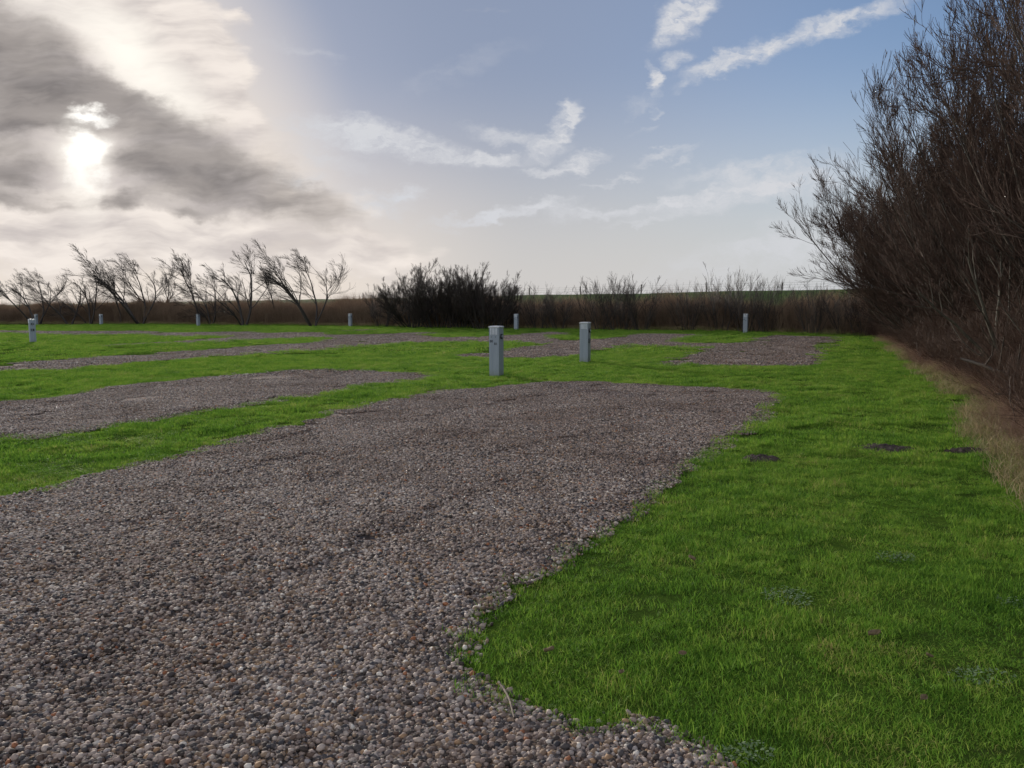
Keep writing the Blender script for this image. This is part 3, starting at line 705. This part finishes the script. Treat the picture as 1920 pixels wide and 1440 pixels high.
dg = [blades(g_rng, 170, 0.22, 0.10, 0.34, 0.005, 0.6, 0.9, M_STRAW, 'dry_grass') for _ in range(5)]
n_ = 7500
y = 2.5 + RNG.uniform(0, 1, n_) ** 1.5 * 34; x = edge_x(y) - 0.1 + RNG.uniform(-0.3, 1, n_) * 1.0 + np.abs(RNG.normal(0, .6, n_))
keep = (fnoise(x * 1.7, y * 1.7, 95, 2) > 0.34 + 0.016 * np.clip(y - 9, 0, 14)) & (x < edge_x(y) + 1.4); x, y = x[keep], y[keep]; n1 = len(x)
xb = RNG.uniform(-72, 33, 2800); yb = front_y(xb) + RNG.uniform(-0.1, 1.2, 2800)
x = np.r_[x, xb]; y = np.r_[y, yb]; n_ = len(x)
s_ = (0.45 + 0.8 * fnoise(x * 1.2, y * 1.2, 97)) * np.r_[np.ones(n1), np.full(2800, 1.7)]
gn_scatter('dry_grass', dg, np.c_[x, y, np.zeros(n_)], np.c_[RNG.normal(0, .12, n_), RNG.normal(0, .12, n_), RNG.uniform(0, 6.28, n_)], np.c_[np.r_[np.ones(n1), np.full(2800, 1.8)], np.r_[np.ones(n1), np.full(2800, 1.8)], s_], RNG.integers(0, 5, n_), 'dead straw-coloured grass at the edges of the lawn', 'grass')

# ------------------------------------------------------------------ power pedestals
import bmesh
def bm_mesh(bm, name, mat, smooth=False):
    me = bpy.data.meshes.new(name); bm.to_mesh(me); bm.free(); me.materials.append(mat)
    for p_ in me.polygons: p_.use_smooth = smooth
    return me
def box(bm, c, s, bev=0.0, seg=2):
    r_ = bmesh.ops.create_cube(bm, size=1.0); vs = r_['verts']
    for v in vs: v.co = Vector((c[0] + v.co.x * s[0], c[1] + v.co.y * s[1], c[2] + v.co.z * s[2]))
    if bev:
        es = list({e for v in vs for e in v.link_edges})
        bmesh.ops.bevel(bm, geom=es, offset=bev, segments=seg, profile=0.5, affect='EDGES')
W = 0.262; HH = 1.2
def b_body():
    bm = bmesh.new(); box(bm, (0, 0, HH / 2 - 0.05), (W, W, HH + 0.02), 0.010)
    return bm_mesh(bm, 'pedestal_body', M_POST)
def b_cap():
    bm = bmesh.new(); box(bm, (0, 0, HH - 0.021), (W + 0.022, W + 0.022, 0.032), 0.010)
    box(bm, (0, 0, HH - 0.001), (W - 0.03, W - 0.03, 0.012), 0.005)
    return bm_mesh(bm, 'pedestal_cap', M_CAP)
def b_fins():
    bm = bmesh.new()
    for k in range(5): box(bm, (-0.078 + k * 0.039, -W / 2 - 0.004, HH - 0.125), (0.016, 0.014, 0.155), 0.004, 1)
    return bm_mesh(bm, 'vent_fins', M_FIN)
def disc_x(bm, x, y, z, ry, rz, th):
    n_ = 24
    a = [bm.verts.new((x, y + ry * math.cos(2 * math.pi * i / n_), z + rz * math.sin(2 * math.pi * i / n_))) for i in range(n_)]
    b = [bm.verts.new((x + th, y + ry * .9 * math.cos(2 * math.pi * i / n_), z + rz * .93 * math.sin(2 * math.pi * i / n_))) for i in range(n_)]
    bm.faces.new(b)
    for i in range(n_): bm.faces.new((a[i], a[(i + 1) % n_], b[(i + 1) % n_], b[i]))
def b_socket():
    bm = bmesh.new(); disc_x(bm, W / 2 - 0.001, -0.005, 0.955, 0.062, 0.062, 0.030)
    return bm_mesh(bm, 'socket_ring', M_BLACK, False)
def b_flap():
    bm = bmesh.new(); disc_x(bm, W / 2 + 0.028, -0.005, 0.955, 0.030, 0.034, 0.014)
    return bm_mesh(bm, 'socket_flap', M_GREYIN, False)
def b_panel():
    bm = bmesh.new(); box(bm, (W / 2 + 0.006, -0.01, 0.655), (0.022, 0.15, 0.125), 0.006, 1)
    return bm_mesh(bm, 'meter_window', M_BLACK)
def b_panel_in():
    bm = bmesh.new()
    for k in range(3): box(bm, (W / 2 + 0.0185, -0.03, 0.69 - k * 0.035), (0.004, 0.075, 0.018), 0)
    return bm_mesh(bm, 'meter_display', M_GREYIN)
def b_lock(x):
    bm = bmesh.new()
    r_ = bmesh.ops.create_cone(bm, cap_ends=True, segments=14, radius1=0.011, radius2=0.009, depth=0.012)
    bmesh.ops.rotate(bm, verts=bm.verts, cent=(0, 0, 0), matrix=Matrix.Rotation(R(90), 3, 'X'))
    bmesh.ops.translate(bm, verts=bm.verts, vec=(x, -W / 2 - 0.004, 0.945))
    return bm_mesh(bm, 'lock_button', M_BLACK)
def text_mesh(s_, size):
    cu = bpy.data.curves.new('digits', 'FONT'); cu.body = s_; cu.size = size; cu.extrude = 0.001; cu.align_x = 'CENTER'; cu.offset = 0.0018
    o = bpy.data.objects.new('digits', cu); COL.objects.link(o)
    dg_ = bpy.context.evaluated_depsgraph_get()
    me = bpy.data.meshes.new_from_object(o.evaluated_get(dg_)); me.name = 'number_digits'
    bpy.data.objects.remove(o); bpy.data.curves.remove(cu)
    me.transform(Matrix.Rotation(R(90), 4, 'X')); me.materials.clear(); me.materials.append(M_INK)
    return me
MB, MC, MF, MS, MFL, MP, MPI, ML1, ML2 = b_body(), b_cap(), b_fins(), b_socket(), b_flap(), b_panel(), b_panel_in(), b_lock(-0.066), b_lock(0.045)
T80, T81 = text_mesh('80', 0.085), text_mesh('81', 0.085)
PLAB = ['nearest grey power pedestal, numbers on its front, on grass behind the near gravel pitch',
        'second nearest power pedestal, black panel on its right side, in front of the middle gravel',
        'grey power pedestal at the far right pitch, in front of the brown thicket',
        'grey power pedestal in the distance just right of the black central bushes',
        'grey power pedestal right of the row of bare trees, beyond the road bend',
        'grey power pedestal in front of the single-trunk wind-bent tree',
        'grey power pedestal far left, in front of the low bare trees',
        'farthest power pedestal, half hidden behind the near left pedestal',
        'grey power pedestal at the left picture edge with round socket and meter window facing out']
proto = None
for k, ((px, py), lab) in enumerate(zip(POSTS, PLAB)):
    p_ = at(px, py)
    if k < 2 or k == 8 or proto is None or k == 2:
        o = empty('power_pedestal'); 
        obj('body', MB, o); c_ = obj('cap', MC, o); obj('vent', MF, o)
        s_ = obj('socket', MS, o); obj('socket_flap', MFL, s_)
        if k in (0, 2):
            obj('lock_button', ML1, o); obj('lock_button', ML2, o)
            for me, xx, zz in ((T80, -0.066, 0.815), (T81, 0.050, 0.755)):
                d_ = obj('number', me, o); d_.location = (xx, -W / 2 - 0.0015, zz)
        if k in (1, 8):
            q_ = obj('meter_window', MP, o); obj('meter_display', MPI, q_)
        if k == 2: proto = o
    else:
        o = copy_tree(proto)
    o.location = (p_.x, p_.y, 0); o.rotation_euler = (0, 0, R(-25) + (0.03 * math.sin(k * 2.3)))
    if k == 8: o.rotation_euler = (0, 0, R(-47))
    tag(o, lab, 'power pedestal', 'power pedestals between the pitches')

# ------------------------------------------------------------------ fence on the dike
fo = empty('wire_fence', (DA[0], DA[1], 3.15)); tag(fo, 'thin wire fence with sparse wooden posts along the top of the dike', 'fence')
bm = bmesh.new(); bmesh.ops.create_cone(bm, cap_ends=True, segments=8, radius1=0.075, radius2=0.065, depth=1.25)
bmesh.ops.translate(bm, verts=bm.verts, vec=(0, 0, 0.45)); PM = bm_mesh(bm, 'fence_post', M_FENCEWOOD)
for k in range(-6, 16):
    s_ = k * 8.2 + 0.8 * math.sin(k * 3.1) + 7.0
    q_ = obj('post', PM, fo); q_.location = (DD[0] * s_, DD[1] * s_, 0); q_.scale = (1, 1, 0.85 + 0.25 * ((k * 7919) % 10) / 10)
    q_.rotation_euler = (0.04 * math.sin(k * 5), 0.05 * math.cos(k * 3), 0)
wp = []
for z_ in (0.45, 0.72, 0.95):
    S = np.linspace(-45, 125, 60)
    wp.append((np.stack([DD[0] * S, DD[1] * S, z_ + 0.02 * np.sin(S * 0.77)], 1)[None], np.full((1, 60), 0.006)))
obj('wire', tubes(wp, 4, M_WIRE, 'fence_wire'), fo)

# ------------------------------------------------------------------ small things on the lawn
def molehill(p_, rx, ry, h, seed, lab):
    n_ = 46; V = []; rng = np.random.default_rng(seed)
    g = np.linspace(-1.15, 1.15, n_); xx, yy = np.meshgrid(g, g)
    rr = np.sqrt(xx ** 2 + yy ** 2) * (1 + 0.5 * (fnoise(xx * 2 + seed, yy * 2, seed, 3) - 0.5))
    z = h * np.clip(1 - rr, 0, 1) ** 0.7 * (0.6 + 0.8 * fnoise(xx * 3, yy * 3 + seed, seed + 4, 2)) + 0.050 * (fnoise(xx * 9 + 9, yy * 9, seed + 9, 4) - 0.4) * (rr < 1.02)
    z = np.where(rr > 1.0, -0.03, z + 0.006)
    V = np.stack([xx * rx, yy * ry, z], -1).reshape(-1, 3)
    i, j = np.meshgrid(np.arange(n_ - 1), np.arange(n_ - 1), indexing='ij'); b = (i * n_ + j).ravel()
    q = np.stack([b, b + 1, b + n_ + 1, b + n_], -1)
    fr = z.ravel()[q].max(1) > -0.02
    o = obj('molehill', mesh_np('molehill', V, [q[fr]], M_SOIL)); o.location = p_
    tag(o, lab, 'molehill', 'molehills on the lawn')
for k, ((p_, rx, ry), lab) in enumerate(zip(MOLE, ['small dark molehill close to the right edge of the near gravel pitch', 'wide flat molehill of dark soil in the middle of the right lawn', 'long low molehill near the dry grass on the right', 'dark soil mound against the dry grass at the right picture edge'])):
    molehill(p_, rx, ry, (0.045, 0.05, 0.035, 0.05)[k], 500 + k, lab)

def curved_stick(pts, rads, name, mat, sides=6):
    P = np.array(pts, float)[None]; return tubes([(P, np.array(rads, float)[None])], sides, mat, name)
a = at(935, 1300); b = at(968, 1368)
pts = [a + (b - a) * t_ + Vector((0.010 * math.sin(t_ * 4), 0, 0.050 - 0.002 * t_)) for t_ in np.linspace(0, 1, 7)]
o = obj('fallen_twig', curved_stick(pts, np.linspace(0.0062, 0.004, 7), 'fallen_twig', M_STICK)); tag(o, 'thin pale twig lying where the near lawn corner meets the pebbles', 'twig')

def fallen_branch(a, b, r_, z0, seed, lab, ntw=5):
    rng = np.random.default_rng(seed); n_ = 10
    P = np.array([list(a.lerp(b, t_)) for t_ in np.linspace(0, 1, n_)]); P[:, 2] = z0[0] + (z0[1] - z0[0]) * np.linspace(0, 1, n_) + rng.normal(0, .015, n_)
    P[:, 1] += rng.normal(0, 0.03, n_)
    rad = np.linspace(r_ * 0.45, r_, n_)[None]; gr = [(P[None], rad)]
    S, D, pr, tt = sprout(rng, P[None], rad, ntw, .05, .7, .8, .2, .15)
    D[:, 2] = np.abs(D[:, 2])
    gr.append(grow(rng, S, D, rng.uniform(.25, .7, ntw), pr * .6, pr * .2, 5, .15, (0, 0, .0)))
    o = obj('fallen_branch', tubes(gr, 6, M_BARK, 'fallen_branch')); tag(o, lab, 'branch', 'fallen branches at the foot of the hedge')
fallen_branch(atd(1800, 694, 12.9), atd(2010, 757, 11.2), 0.050, (0.74, 0.36), 1, 'long dark fallen branch leaning out of the hedge over the dry grass', 7)
fallen_branch(atd(1868, 738, 11.2), atd(2010, 730, 10.6), 0.022, (0.34, 0.44), 2, 'short thin fallen branch just below the long one at the right edge', 4)

def leaf(px, py, s_, seed, lab):
    rng = np.random.default_rng(seed); n_ = 9; m_ = 5; V = []
    for i in range(n_):
        t_ = i / (n_ - 1); w_ = math.sin(math.pi * min(1, t_ * 0.97 + 0.02)) ** 0.75 * 0.32
        for j in range(m_):
            u = (j / (m_ - 1) - .5) * 2
            V.append(((t_ - .5) * s_, u * w_ * s_, s_ * (0.28 * u * u + 0.20 * (t_ - .5) ** 2 + 0.02 * rng.normal())))
    b = [(i * m_ + j) for i in range(n_ - 1) for j in range(m_ - 1)]
    q = np.array([(k, k + m_, k + m_ + 1, k + 1) for k in b])
    o = obj('dead_leaf', mesh_np('dead_leaf', V, [q], M_LEAF)); p_ = at(px, py, 0.045)
    o.location = (p_.x, p_.y, 0.045); o.rotation_euler = (rng.normal(0, .25), rng.normal(0, .25), rng.uniform(0, 6.28))
    sm = o.modifiers.new('thickness', 'SOLIDIFY'); sm.thickness = 0.001
    tag(o, lab, 'leaf', 'dead leaves on the near lawn')
for k, (px, py, s_, lab) in enumerate([(1742, 1231, .060, 'pale grey dead leaf on the near lawn at the right, flat oval'), (1731, 1310, .055, 'curled pinkish dead leaf on the lawn nearest the bottom right corner'), (1640, 1190, .085, 'long dark dead leaf in the middle of the right lawn, right of the clover patch'),
        (1297, 1048, .075, 'upright brown dead leaf near the gravel edge, farthest of the leaves'), (1030, 1220, .07, 'brown dead leaf on the lawn corner that juts into the near gravel'), (1280, 1226, .05, 'small brown dead leaf in the grass left of the clover patch'), (1165, 1262, .05, 'small brown dead leaf in the middle of the near lawn corner')]):
    leaf(px, py, s_ * 0.72, 600 + k, lab)

def weeds(px, py, rx, ry, n, seed, lab):
    rng = np.random.default_rng(seed); c = at(px, py); V = []; Fq = []
    for i in range(n):
        a_ = rng.uniform(0, 6.28); q = math.sqrt(rng.uniform(0, 1)); x0, y0 = q * rx * math.cos(a_), q * ry * math.sin(a_)
        if rng.uniform() < q ** 3 * 0.4: continue
        z0 = rng.uniform(0.002, 0.030); s_ = rng.uniform(.004, .0095); yaw = rng.uniform(0, 6.28); tl = rng.normal(0, .35)
        k = len(V)
        for (u, v, w_) in ((-1, 0, 0), (-.4, -.62, .12), (.5, -.55, .1), (1, 0, -.1), (.5, .55, .1), (-.4, .62, .12)):
            X = u * s_; Y = v * s_; Z = w_ * s_ + u * s_ * math.sin(tl)
            V.append((x0 + X * math.cos(yaw) - Y * math.sin(yaw), y0 + X * math.sin(yaw) + Y * math.cos(yaw), z0 + Z))
        Fq.append([k + j for j in range(6)])
    o = obj('clover_patch', mesh_np('clover_patch', V, [np.array(Fq)], M_WEED)); o.location = (c.x, c.y, 0)
    tag(o, lab, 'weed patch', 'pale weed patches in the lawn')
weeds(1475, 1122, .14, .15, 300, 1, 'pale grey-green clover patch in the middle of the right lawn')
weeds(1680, 1048, .13, .09, 260, 2, 'pale clover patch farther back on the right lawn, a thin streak')
weeds(1840, 1275, .15, .09, 190, 3, 'thin pale weed patch at the right, near the pale dead leaf')
weeds(1390, 1418, .13, .07, 220, 4, 'leafy pale weed patch at the bottom edge beside the pebbles')
weeds(1900, 1135, .09, .09, 120, 5, 'small pale weed patch at the right picture edge')

# ------------------------------------------------------------------ sky and sun
SUN_DIR = ray(152, 250).normalized()
SUN_EL = math.asin(SUN_DIR.z); SUN_AZ = math.atan2(SUN_DIR.x, SUN_DIR.y)
w = bpy.data.worlds.new('World'); SC.world = w; w.use_nodes = True
w.node_tree.nodes.clear(); t = Tree(w.node_tree)
wout = t.n('ShaderNodeOutputWorld')
sky = t.n('ShaderNodeTexSky', sky_type='NISHITA'); sky.sun_disc = False; sky.sun_elevation = SUN_EL; sky.sun_rotation = SUN_AZ
sky.air_density = 1.0; sky.dust_density = 1.2; sky.ozone_density = 2.5
gen = t.n('ShaderNodeTexCoord').outputs['Generated']
dirn = t.n('ShaderNodeVectorMath', {0: gen}, operation='NORMALIZE').outputs[0]
sp = t.n('ShaderNodeSeparateXYZ', {0: dirn}); dx, dy, dz = sp.outputs
dyp = t.math('MAXIMUM', dy, 0.02)
u = t.math('DIVIDE', dx, dyp); v = t.math('DIVIDE', dz, dyp)
SKY_K = (0.134, 0.130, 0.142)
uv = t.n('ShaderNodeCombineXYZ', {0: u, 1: v, 2: 0.0}).outputs[0]
# cloud edges: coordinates stirred by noise
n1 = t.n('ShaderNodeTexNoise', {'Vector': uv, 'Scale': 5.0, 'Detail': 3.0, 'Roughness': 0.6}, noise_dimensions='2D').outputs['Color']
n2 = t.n('ShaderNodeTexNoise', {'Vector': t.n('ShaderNodeMapping', {0: uv, 'Scale': (1, 1.8, 1)}).outputs[0], 'Scale': 22.0, 'Detail': 4.0, 'Roughness': 0.62}, noise_dimensions='2D').outputs['Color']
def off(nz, k):
    s_ = t.n('ShaderNodeVectorMath', {0: nz, 1: (0.5, 0.5, 0.5)}, operation='SUBTRACT').outputs[0]
    return t.n('ShaderNodeVectorMath', {0: s_, 1: (k, k * 0.8, 0)}, operation='MULTIPLY').outputs[0]
def vadd(a, b): return t.n('ShaderNodeVectorMath', {0: a, 1: b}, operation='ADD').outputs[0]
uvw = vadd(vadd(uv, off(n1, 0.09)), off(n2, 0.035))        # soft large clouds
uvs = vadd(vadd(uv, off(n1, 0.03)), off(n2, 0.046))        # small crisp clouds
def blob(vec, px, py, rx, ry, rot, amt=1.0, soft=1.0):
    d = ray(px, py); U, Vv = d.x / d.y, d.z / d.y
    k = 1 / FPX / max(d.y, 0.2)
    mp = t.n('ShaderNodeMapping', {0: vec, 'Location': (U, Vv, 0), 'Rotation': (0, 0, R(rot)), 'Scale': (rx * k, ry * k, 1)}, vector_type='TEXTURE').outputs[0]
    ln = t.n('ShaderNodeVectorMath', {0: mp}, operation='LENGTH').outputs['Value']
    return t.ss(ln, max(0.0, 1 - soft), 1.0 + 0.5 * soft, amt, 0.0)

strk = t.noise(t.n('ShaderNodeMapping', {0: vadd(uv, off(n1, 0.06)), 'Rotation': (0, 0, R(-8)), 'Scale': (3.0, 14.0, 1)}).outputs[0], 2.0, 4, 0.62, dim='2D')
puff = t.noise(t.n('ShaderNodeMapping', {0: uvs, 'Scale': (10, 20, 1)}).outputs[0], 2.2, 4, 0.65, dim='2D')
hvec = vadd(uv, off(n1, 0.05))
cir = t.noise(t.n('ShaderNodeMapping', {0: vadd(vadd(uv, off(n1, 0.05)), off(n2, 0.012)), 'Rotation': (0, 0, R(14)), 'Scale': (5.0, 17.0, 1)}).outputs[0], 1.6, 4, 0.56, dim='2D')

SHEET = [(120, 40, 290, 190, -32, 1, .35), (385, 150, 100, 190, 25, .9, .5), (60, 300, 420, 260, 0, .9, .5), (430, 300, 110, 110, -30, .75, .7), (380, 430, 330, 110, -4, .8, .8), (700, 480, 200, 45, -3, .55, 1), (640, 420, 160, 60, -4, .45, 1), (440, 30, 60, 25, -30, .7, .9)]
DARK = [(20, 125, 200, 88, -24, .95, .8), (150, 165, 110, 40, -14, .95, .9), (15, 228, 150, 48, 0, 1, .9), (10, 318, 130, 54, 0, 1, .9), (70, 180, 120, 50, -10, .9, 1), (235, 200, 100, 34, -10, 1, .9), (330, 258, 205, 54, -18, .92, .9), (265, 310, 100, 60, -10, .95, .9),
        (400, 342, 165, 58, -8, 1, .9), (490, 372, 95, 36, -8, .7, 1), (210, 377, 65, 26, 0, .95, .9), (340, 392, 85, 16, 0, .7, 1), (560, 362, 70, 24, -10, .62, 1), (605, 390, 85, 32, -8, .6, 1), (620, 428, 120, 26, -4, .5, 1), (15, 380, 55, 22, 0, .75, 1), (90, 378, 55, 14, 0, .5, 1), (520, 460, 160, 16, -3, .35, 1), (40, 45, 110, 40, -25, .5, 1)]
HOT = [(150, 222, 60, 22, 4, .9, 1), (154, 275, 52, 38, 0, .9, 1), (225, 75, 105, 62, -38, .95, 1), (290, 150, 120, 50, -30, .8, 1), (155, 345, 40, 80, 0, .6, 1), (130, 30, 150, 40, -15, .45, 1), (330, 190, 90, 30, -30, .5, 1)]
CORE = [(160, 221, 46, 11, 4, .9, 1), (154, 272, 29, 25, 0, 1, 1), (154, 315, 16, 46, 0, .35, 1)]
WHITE = [(1290, 18, 72, 44, 38, .95, .6), (1240, 62, 34, 20, 40, .6, 1), (1219, 148, 33, 17, -62, .95, .6), (1268, 113, 32, 15, 25, .7, .9), (1390, 108, 115, 18, 18, .85, .7), (1560, 48, 160, 21, 20, .75, .8), (1430, 90, 40, 24, 20, .4, .9), (1290, 160, 30, 10, 20, .5, 1),
         (1045, 238, 56, 19, 60, .95, .7), (1058, 212, 25, 19, 0, .8, .7), (960, 262, 90, 15, -14, .6, 1), (1020, 280, 45, 18, 10, .6, 1), (1085, 304, 58, 17, 16, .9, .7), (1035, 316, 60, 8, 5, .7, .8),
         (670, 258, 140, 30, -10, .85, .7), (800, 282, 130, 22, -12, .8, .8), (905, 300, 85, 13, -3, .85, .8), (640, 240, 80, 12, 6, .6, 1), (560, 340, 60, 16, -5, .5, 1), (620, 300, 70, 20, -15, .5, 1),
         (740, 366, 65, 12, -4, .7, .9), (770, 362, 36, 14, 15, .7, .9), (725, 392, 50, 15, 4, .7, .9), (680, 380, 60, 20, 0, .4, 1), (950, 402, 140, 9, 6, .85, .8), (1015, 386, 65, 13, 12, .85, .8), (1100, 395, 90, 7, 8, .7, .9), (850, 432, 34, 8, 4, .35, 1),
         (1220, 384, 180, 11, 9, .8, .8), (1380, 368, 190, 24, 9, .75, .8), (1390, 322, 110, 20, 8, .65, .9), (1480, 340, 120, 40, 6, .6, 1), (1250, 292, 56, 9, 14, .6, .9), (1285, 303, 22, 8, 30, .5, 1), (1187, 327, 26, 6, 4, .55, 1), (1215, 411, 70, 5, 8, .4, 1),
         (1200, 195, 34, 14, 15, .5, 1), (1213, 243, 22, 6, 20, .45, 1), (1225, 212, 10, 6, 15, .35, 1), (1430, 475, 210, 40, 10, .5, .9), (1560, 440, 130, 60, 10, .45, 1), (1130, 340, 60, 5, 10, .45, 1), (570, 95, 70, 12, -14, .25, 1), (860, 130, 120, 20, 20, .15, 1)]

# the sky without the drawn clouds: Nishita sky, milky low air, glow round the sun, unseen bright cloud added behind the viewer as fill light
dot = t.n('ShaderNodeVectorMath', {0: dirn, 1: tuple(SUN_DIR)}, operation='DOT_PRODUCT').outputs['Value']
aglow = t.ss(dot, 0.952, 0.998)
wide_ = t.ss(dot, 0.55, 0.93); wide2 = t.ss(dot, 0.86, 0.97)
base = t.n('ShaderNodeVectorMath', {0: sky.outputs[0], 1: SKY_K}, operation='MULTIPLY').outputs[0]
low_ = t.ss(dz, 0.0, 0.30, 0.92, 0.0)
base = t.mixc(t.math('MULTIPLY', wide_, 0.86), base, c4(0.235, 0.285, 0.40))
veil = t.math('ADD', low_, t.math('MULTIPLY', aglow, 0.8), clamp=True)
veilc = t.mixc(t.math('MAXIMUM', aglow, wide_), c4(0.57, 0.595, 0.63), t.mixc(wide2, c4(0.64, 0.615, 0.59), c4(0.84, 0.755, 0.675)))
clear = t.mixc(veil, base, veilc)
pz = t.math('ADD', t.math('ABSOLUTE', dz), 0.12)
pl = t.n('ShaderNodeCombineXYZ', {0: t.math('DIVIDE', dx, pz), 1: t.math('DIVIDE', dy, pz), 2: 0.0}).outputs[0]
cb = t.ss(t.noise(pl, 0.8, 3, 0.6, dim='2D'), 0.40, 0.62)
cb = t.math('MULTIPLY', cb, t.math('SUBTRACT', 1.0, t.ss(dy, -0.1, 0.3)))
rest = t.mixc(cb, clear, c4(1.22, 1.20, 1.20))

def place(b_):
    d = ray(b_[0], b_[1]); k = 1 / FPX / max(d.y, 0.2); return d.x / d.y, d.z / d.y, k
def union(vec, L):
    acc = None
    for b_ in L:
        x_ = blob(vec, *b_)
        acc = x_ if acc is None else t.math('SUBTRACT', 1.0, t.math('MULTIPLY', t.math('SUBTRACT', 1.0, acc), t.math('SUBTRACT', 1.0, x_)))
    return acc
def near_box(L, box, mg=0.055):
    r_ = []
    for b_ in L:
        U, Vv, k = place(b_); rot = R(b_[4]); g = (1 + .5 * b_[6]) * k
        ex = g * math.hypot(b_[2] * math.cos(rot), b_[3] * math.sin(rot)) + mg; ey = g * math.hypot(b_[2] * math.sin(rot), b_[3] * math.cos(rot)) + mg
        if U + ex > box[0] and U - ex < box[1] and Vv + ey > box[2] and Vv - ey < box[3]: r_.append(b_)
    return r_
def leaf_sky(Ls):
    S_, D_, H_, K_, W_ = Ls
    c = clear
    if W_: c = t.mixc(t.math('MULTIPLY', union(uvs, W_), t.ss(puff, 0.22, 0.70, 0.22, 1.25), clamp=True), c, c4(0.66, 0.67, 0.705))
    if S_:
        sm_ = t.ss(t.math('MULTIPLY_ADD', t.math('SUBTRACT', cir, 0.5), 0.9, union(uvw, S_)), 0.22, 0.78)
        c = t.mixc(sm_, c, t.mixc(t.ss(t.math('MULTIPLY_ADD', strk, 0.5, t.math('MULTIPLY', cir, 0.5)), 0.3, 0.66), c4(0.60, 0.545, 0.525), c4(0.92, 0.84, 0.775)))
    if H_: c = t.mixc(t.math('MULTIPLY', union(hvec, H_), t.ss(strk, 0.1, 0.55, 0.72, 1.0)), c, c4(1.08, 1.02, 0.93))
    if D_:
        un = union(uvw, D_)
        dm = t.ss(t.math('MULTIPLY_ADD', t.math('SUBTRACT', t.math('MULTIPLY_ADD', cir, 0.6, t.math('MULTIPLY', strk, 0.7)), 0.65), 1.5, un), 0.08, 1.22)
        dm = t.math('MULTIPLY', t.math('MULTIPLY', dm, t.ss(un, 0.0, 0.15)), 0.92)
        c = t.mixc(dm, c, t.mixc(t.ss(cir, 0.3, 0.7), c4(0.105, 0.096, 0.102), c4(0.31, 0.28, 0.268)))
    if K_: c = t.mixc(union(uvw, K_), c, c4(1.5, 1.46, 1.38))
    return t.n('ShaderNodeBackground', {'Color': c, 'Strength': 1.0}).outputs[0]
BG_CLEAR = t.n('ShaderNodeBackground', {'Color': clear, 'Strength': 1.0}).outputs[0]
def build_sky(box, depth):
    """the cloud field is split into boxes of sky so that each ray only works out the clouds near it"""
    Ls = [near_box(L, box) for L in (SHEET, DARK, HOT, CORE, WHITE)]
    n_ = sum(map(len, Ls))
    if n_ == 0: return BG_CLEAR
    if n_ <= 4 or depth == 0: return leaf_sky(Ls)
    best = None
    for ax in (0, 1):
        for q in (0.35, 0.5, 0.65):
            lo, hi = box[2 * ax], box[2 * ax + 1]; m_ = lo + (hi - lo) * q
            A = list(box); A[2 * ax + 1] = m_; B = list(box); B[2 * ax] = m_
            na, nb = (sum(len(near_box(L, X)) for L in (SHEET, DARK, HOT, CORE, WHITE)) for X in (A, B))
            sc_ = na * na + nb * nb
            if best is None or sc_ < best[0]: best = (sc_, ax, m_, A, B)
    _, ax, m_, A, B = best
    fac = t.math('GREATER_THAN', (u, v)[ax], m_)
    return t.n('ShaderNodeMixShader', {0: fac, 1: build_sky(A, depth - 1), 2: build_sky(B, depth - 1)}).outputs[0]
front = build_sky([-1.45, 0.95, -0.02, 0.85], 5)
inbox = t.math('MULTIPLY', t.math('MULTIPLY', t.math('GREATER_THAN', u, -1.45), t.math('LESS_THAN', u, 0.95)),
               t.math('MULTIPLY', t.math('GREATER_THAN', dy, 0.3), t.math('MULTIPLY', t.math('GREATER_THAN', v, 0.0), t.math('LESS_THAN', v, 0.85))))
bg = t.n('ShaderNodeBackground', {'Color': rest, 'Strength': 1.0})
mx = t.n('ShaderNodeMixShader', {0: inbox, 1: bg.outputs[0], 2: front})
t.nt.links.new(mx.outputs[0], wout.inputs[0])

sl = bpy.data.lights.new('sun', 'SUN'); sl.energy = 3.6; sl.angle = R(7); sl.color = (1.0, 0.93, 0.82)
so = bpy.data.objects.new('sun', sl); COL.objects.link(so)
so.rotation_euler = SUN_DIR.to_track_quat('Z', 'Y').to_euler()

SC.view_settings.view_transform = 'Standard'; SC.view_settings.look = 'None'
SC.view_settings.exposure = 0.0; SC.view_settings.gamma = 1.0
SC.cycles.max_bounces = 6; SC.cycles.diffuse_bounces = 3; SC.cycles.transmission_bounces = 3; SC.cycles.transparent_max_bounces = 4
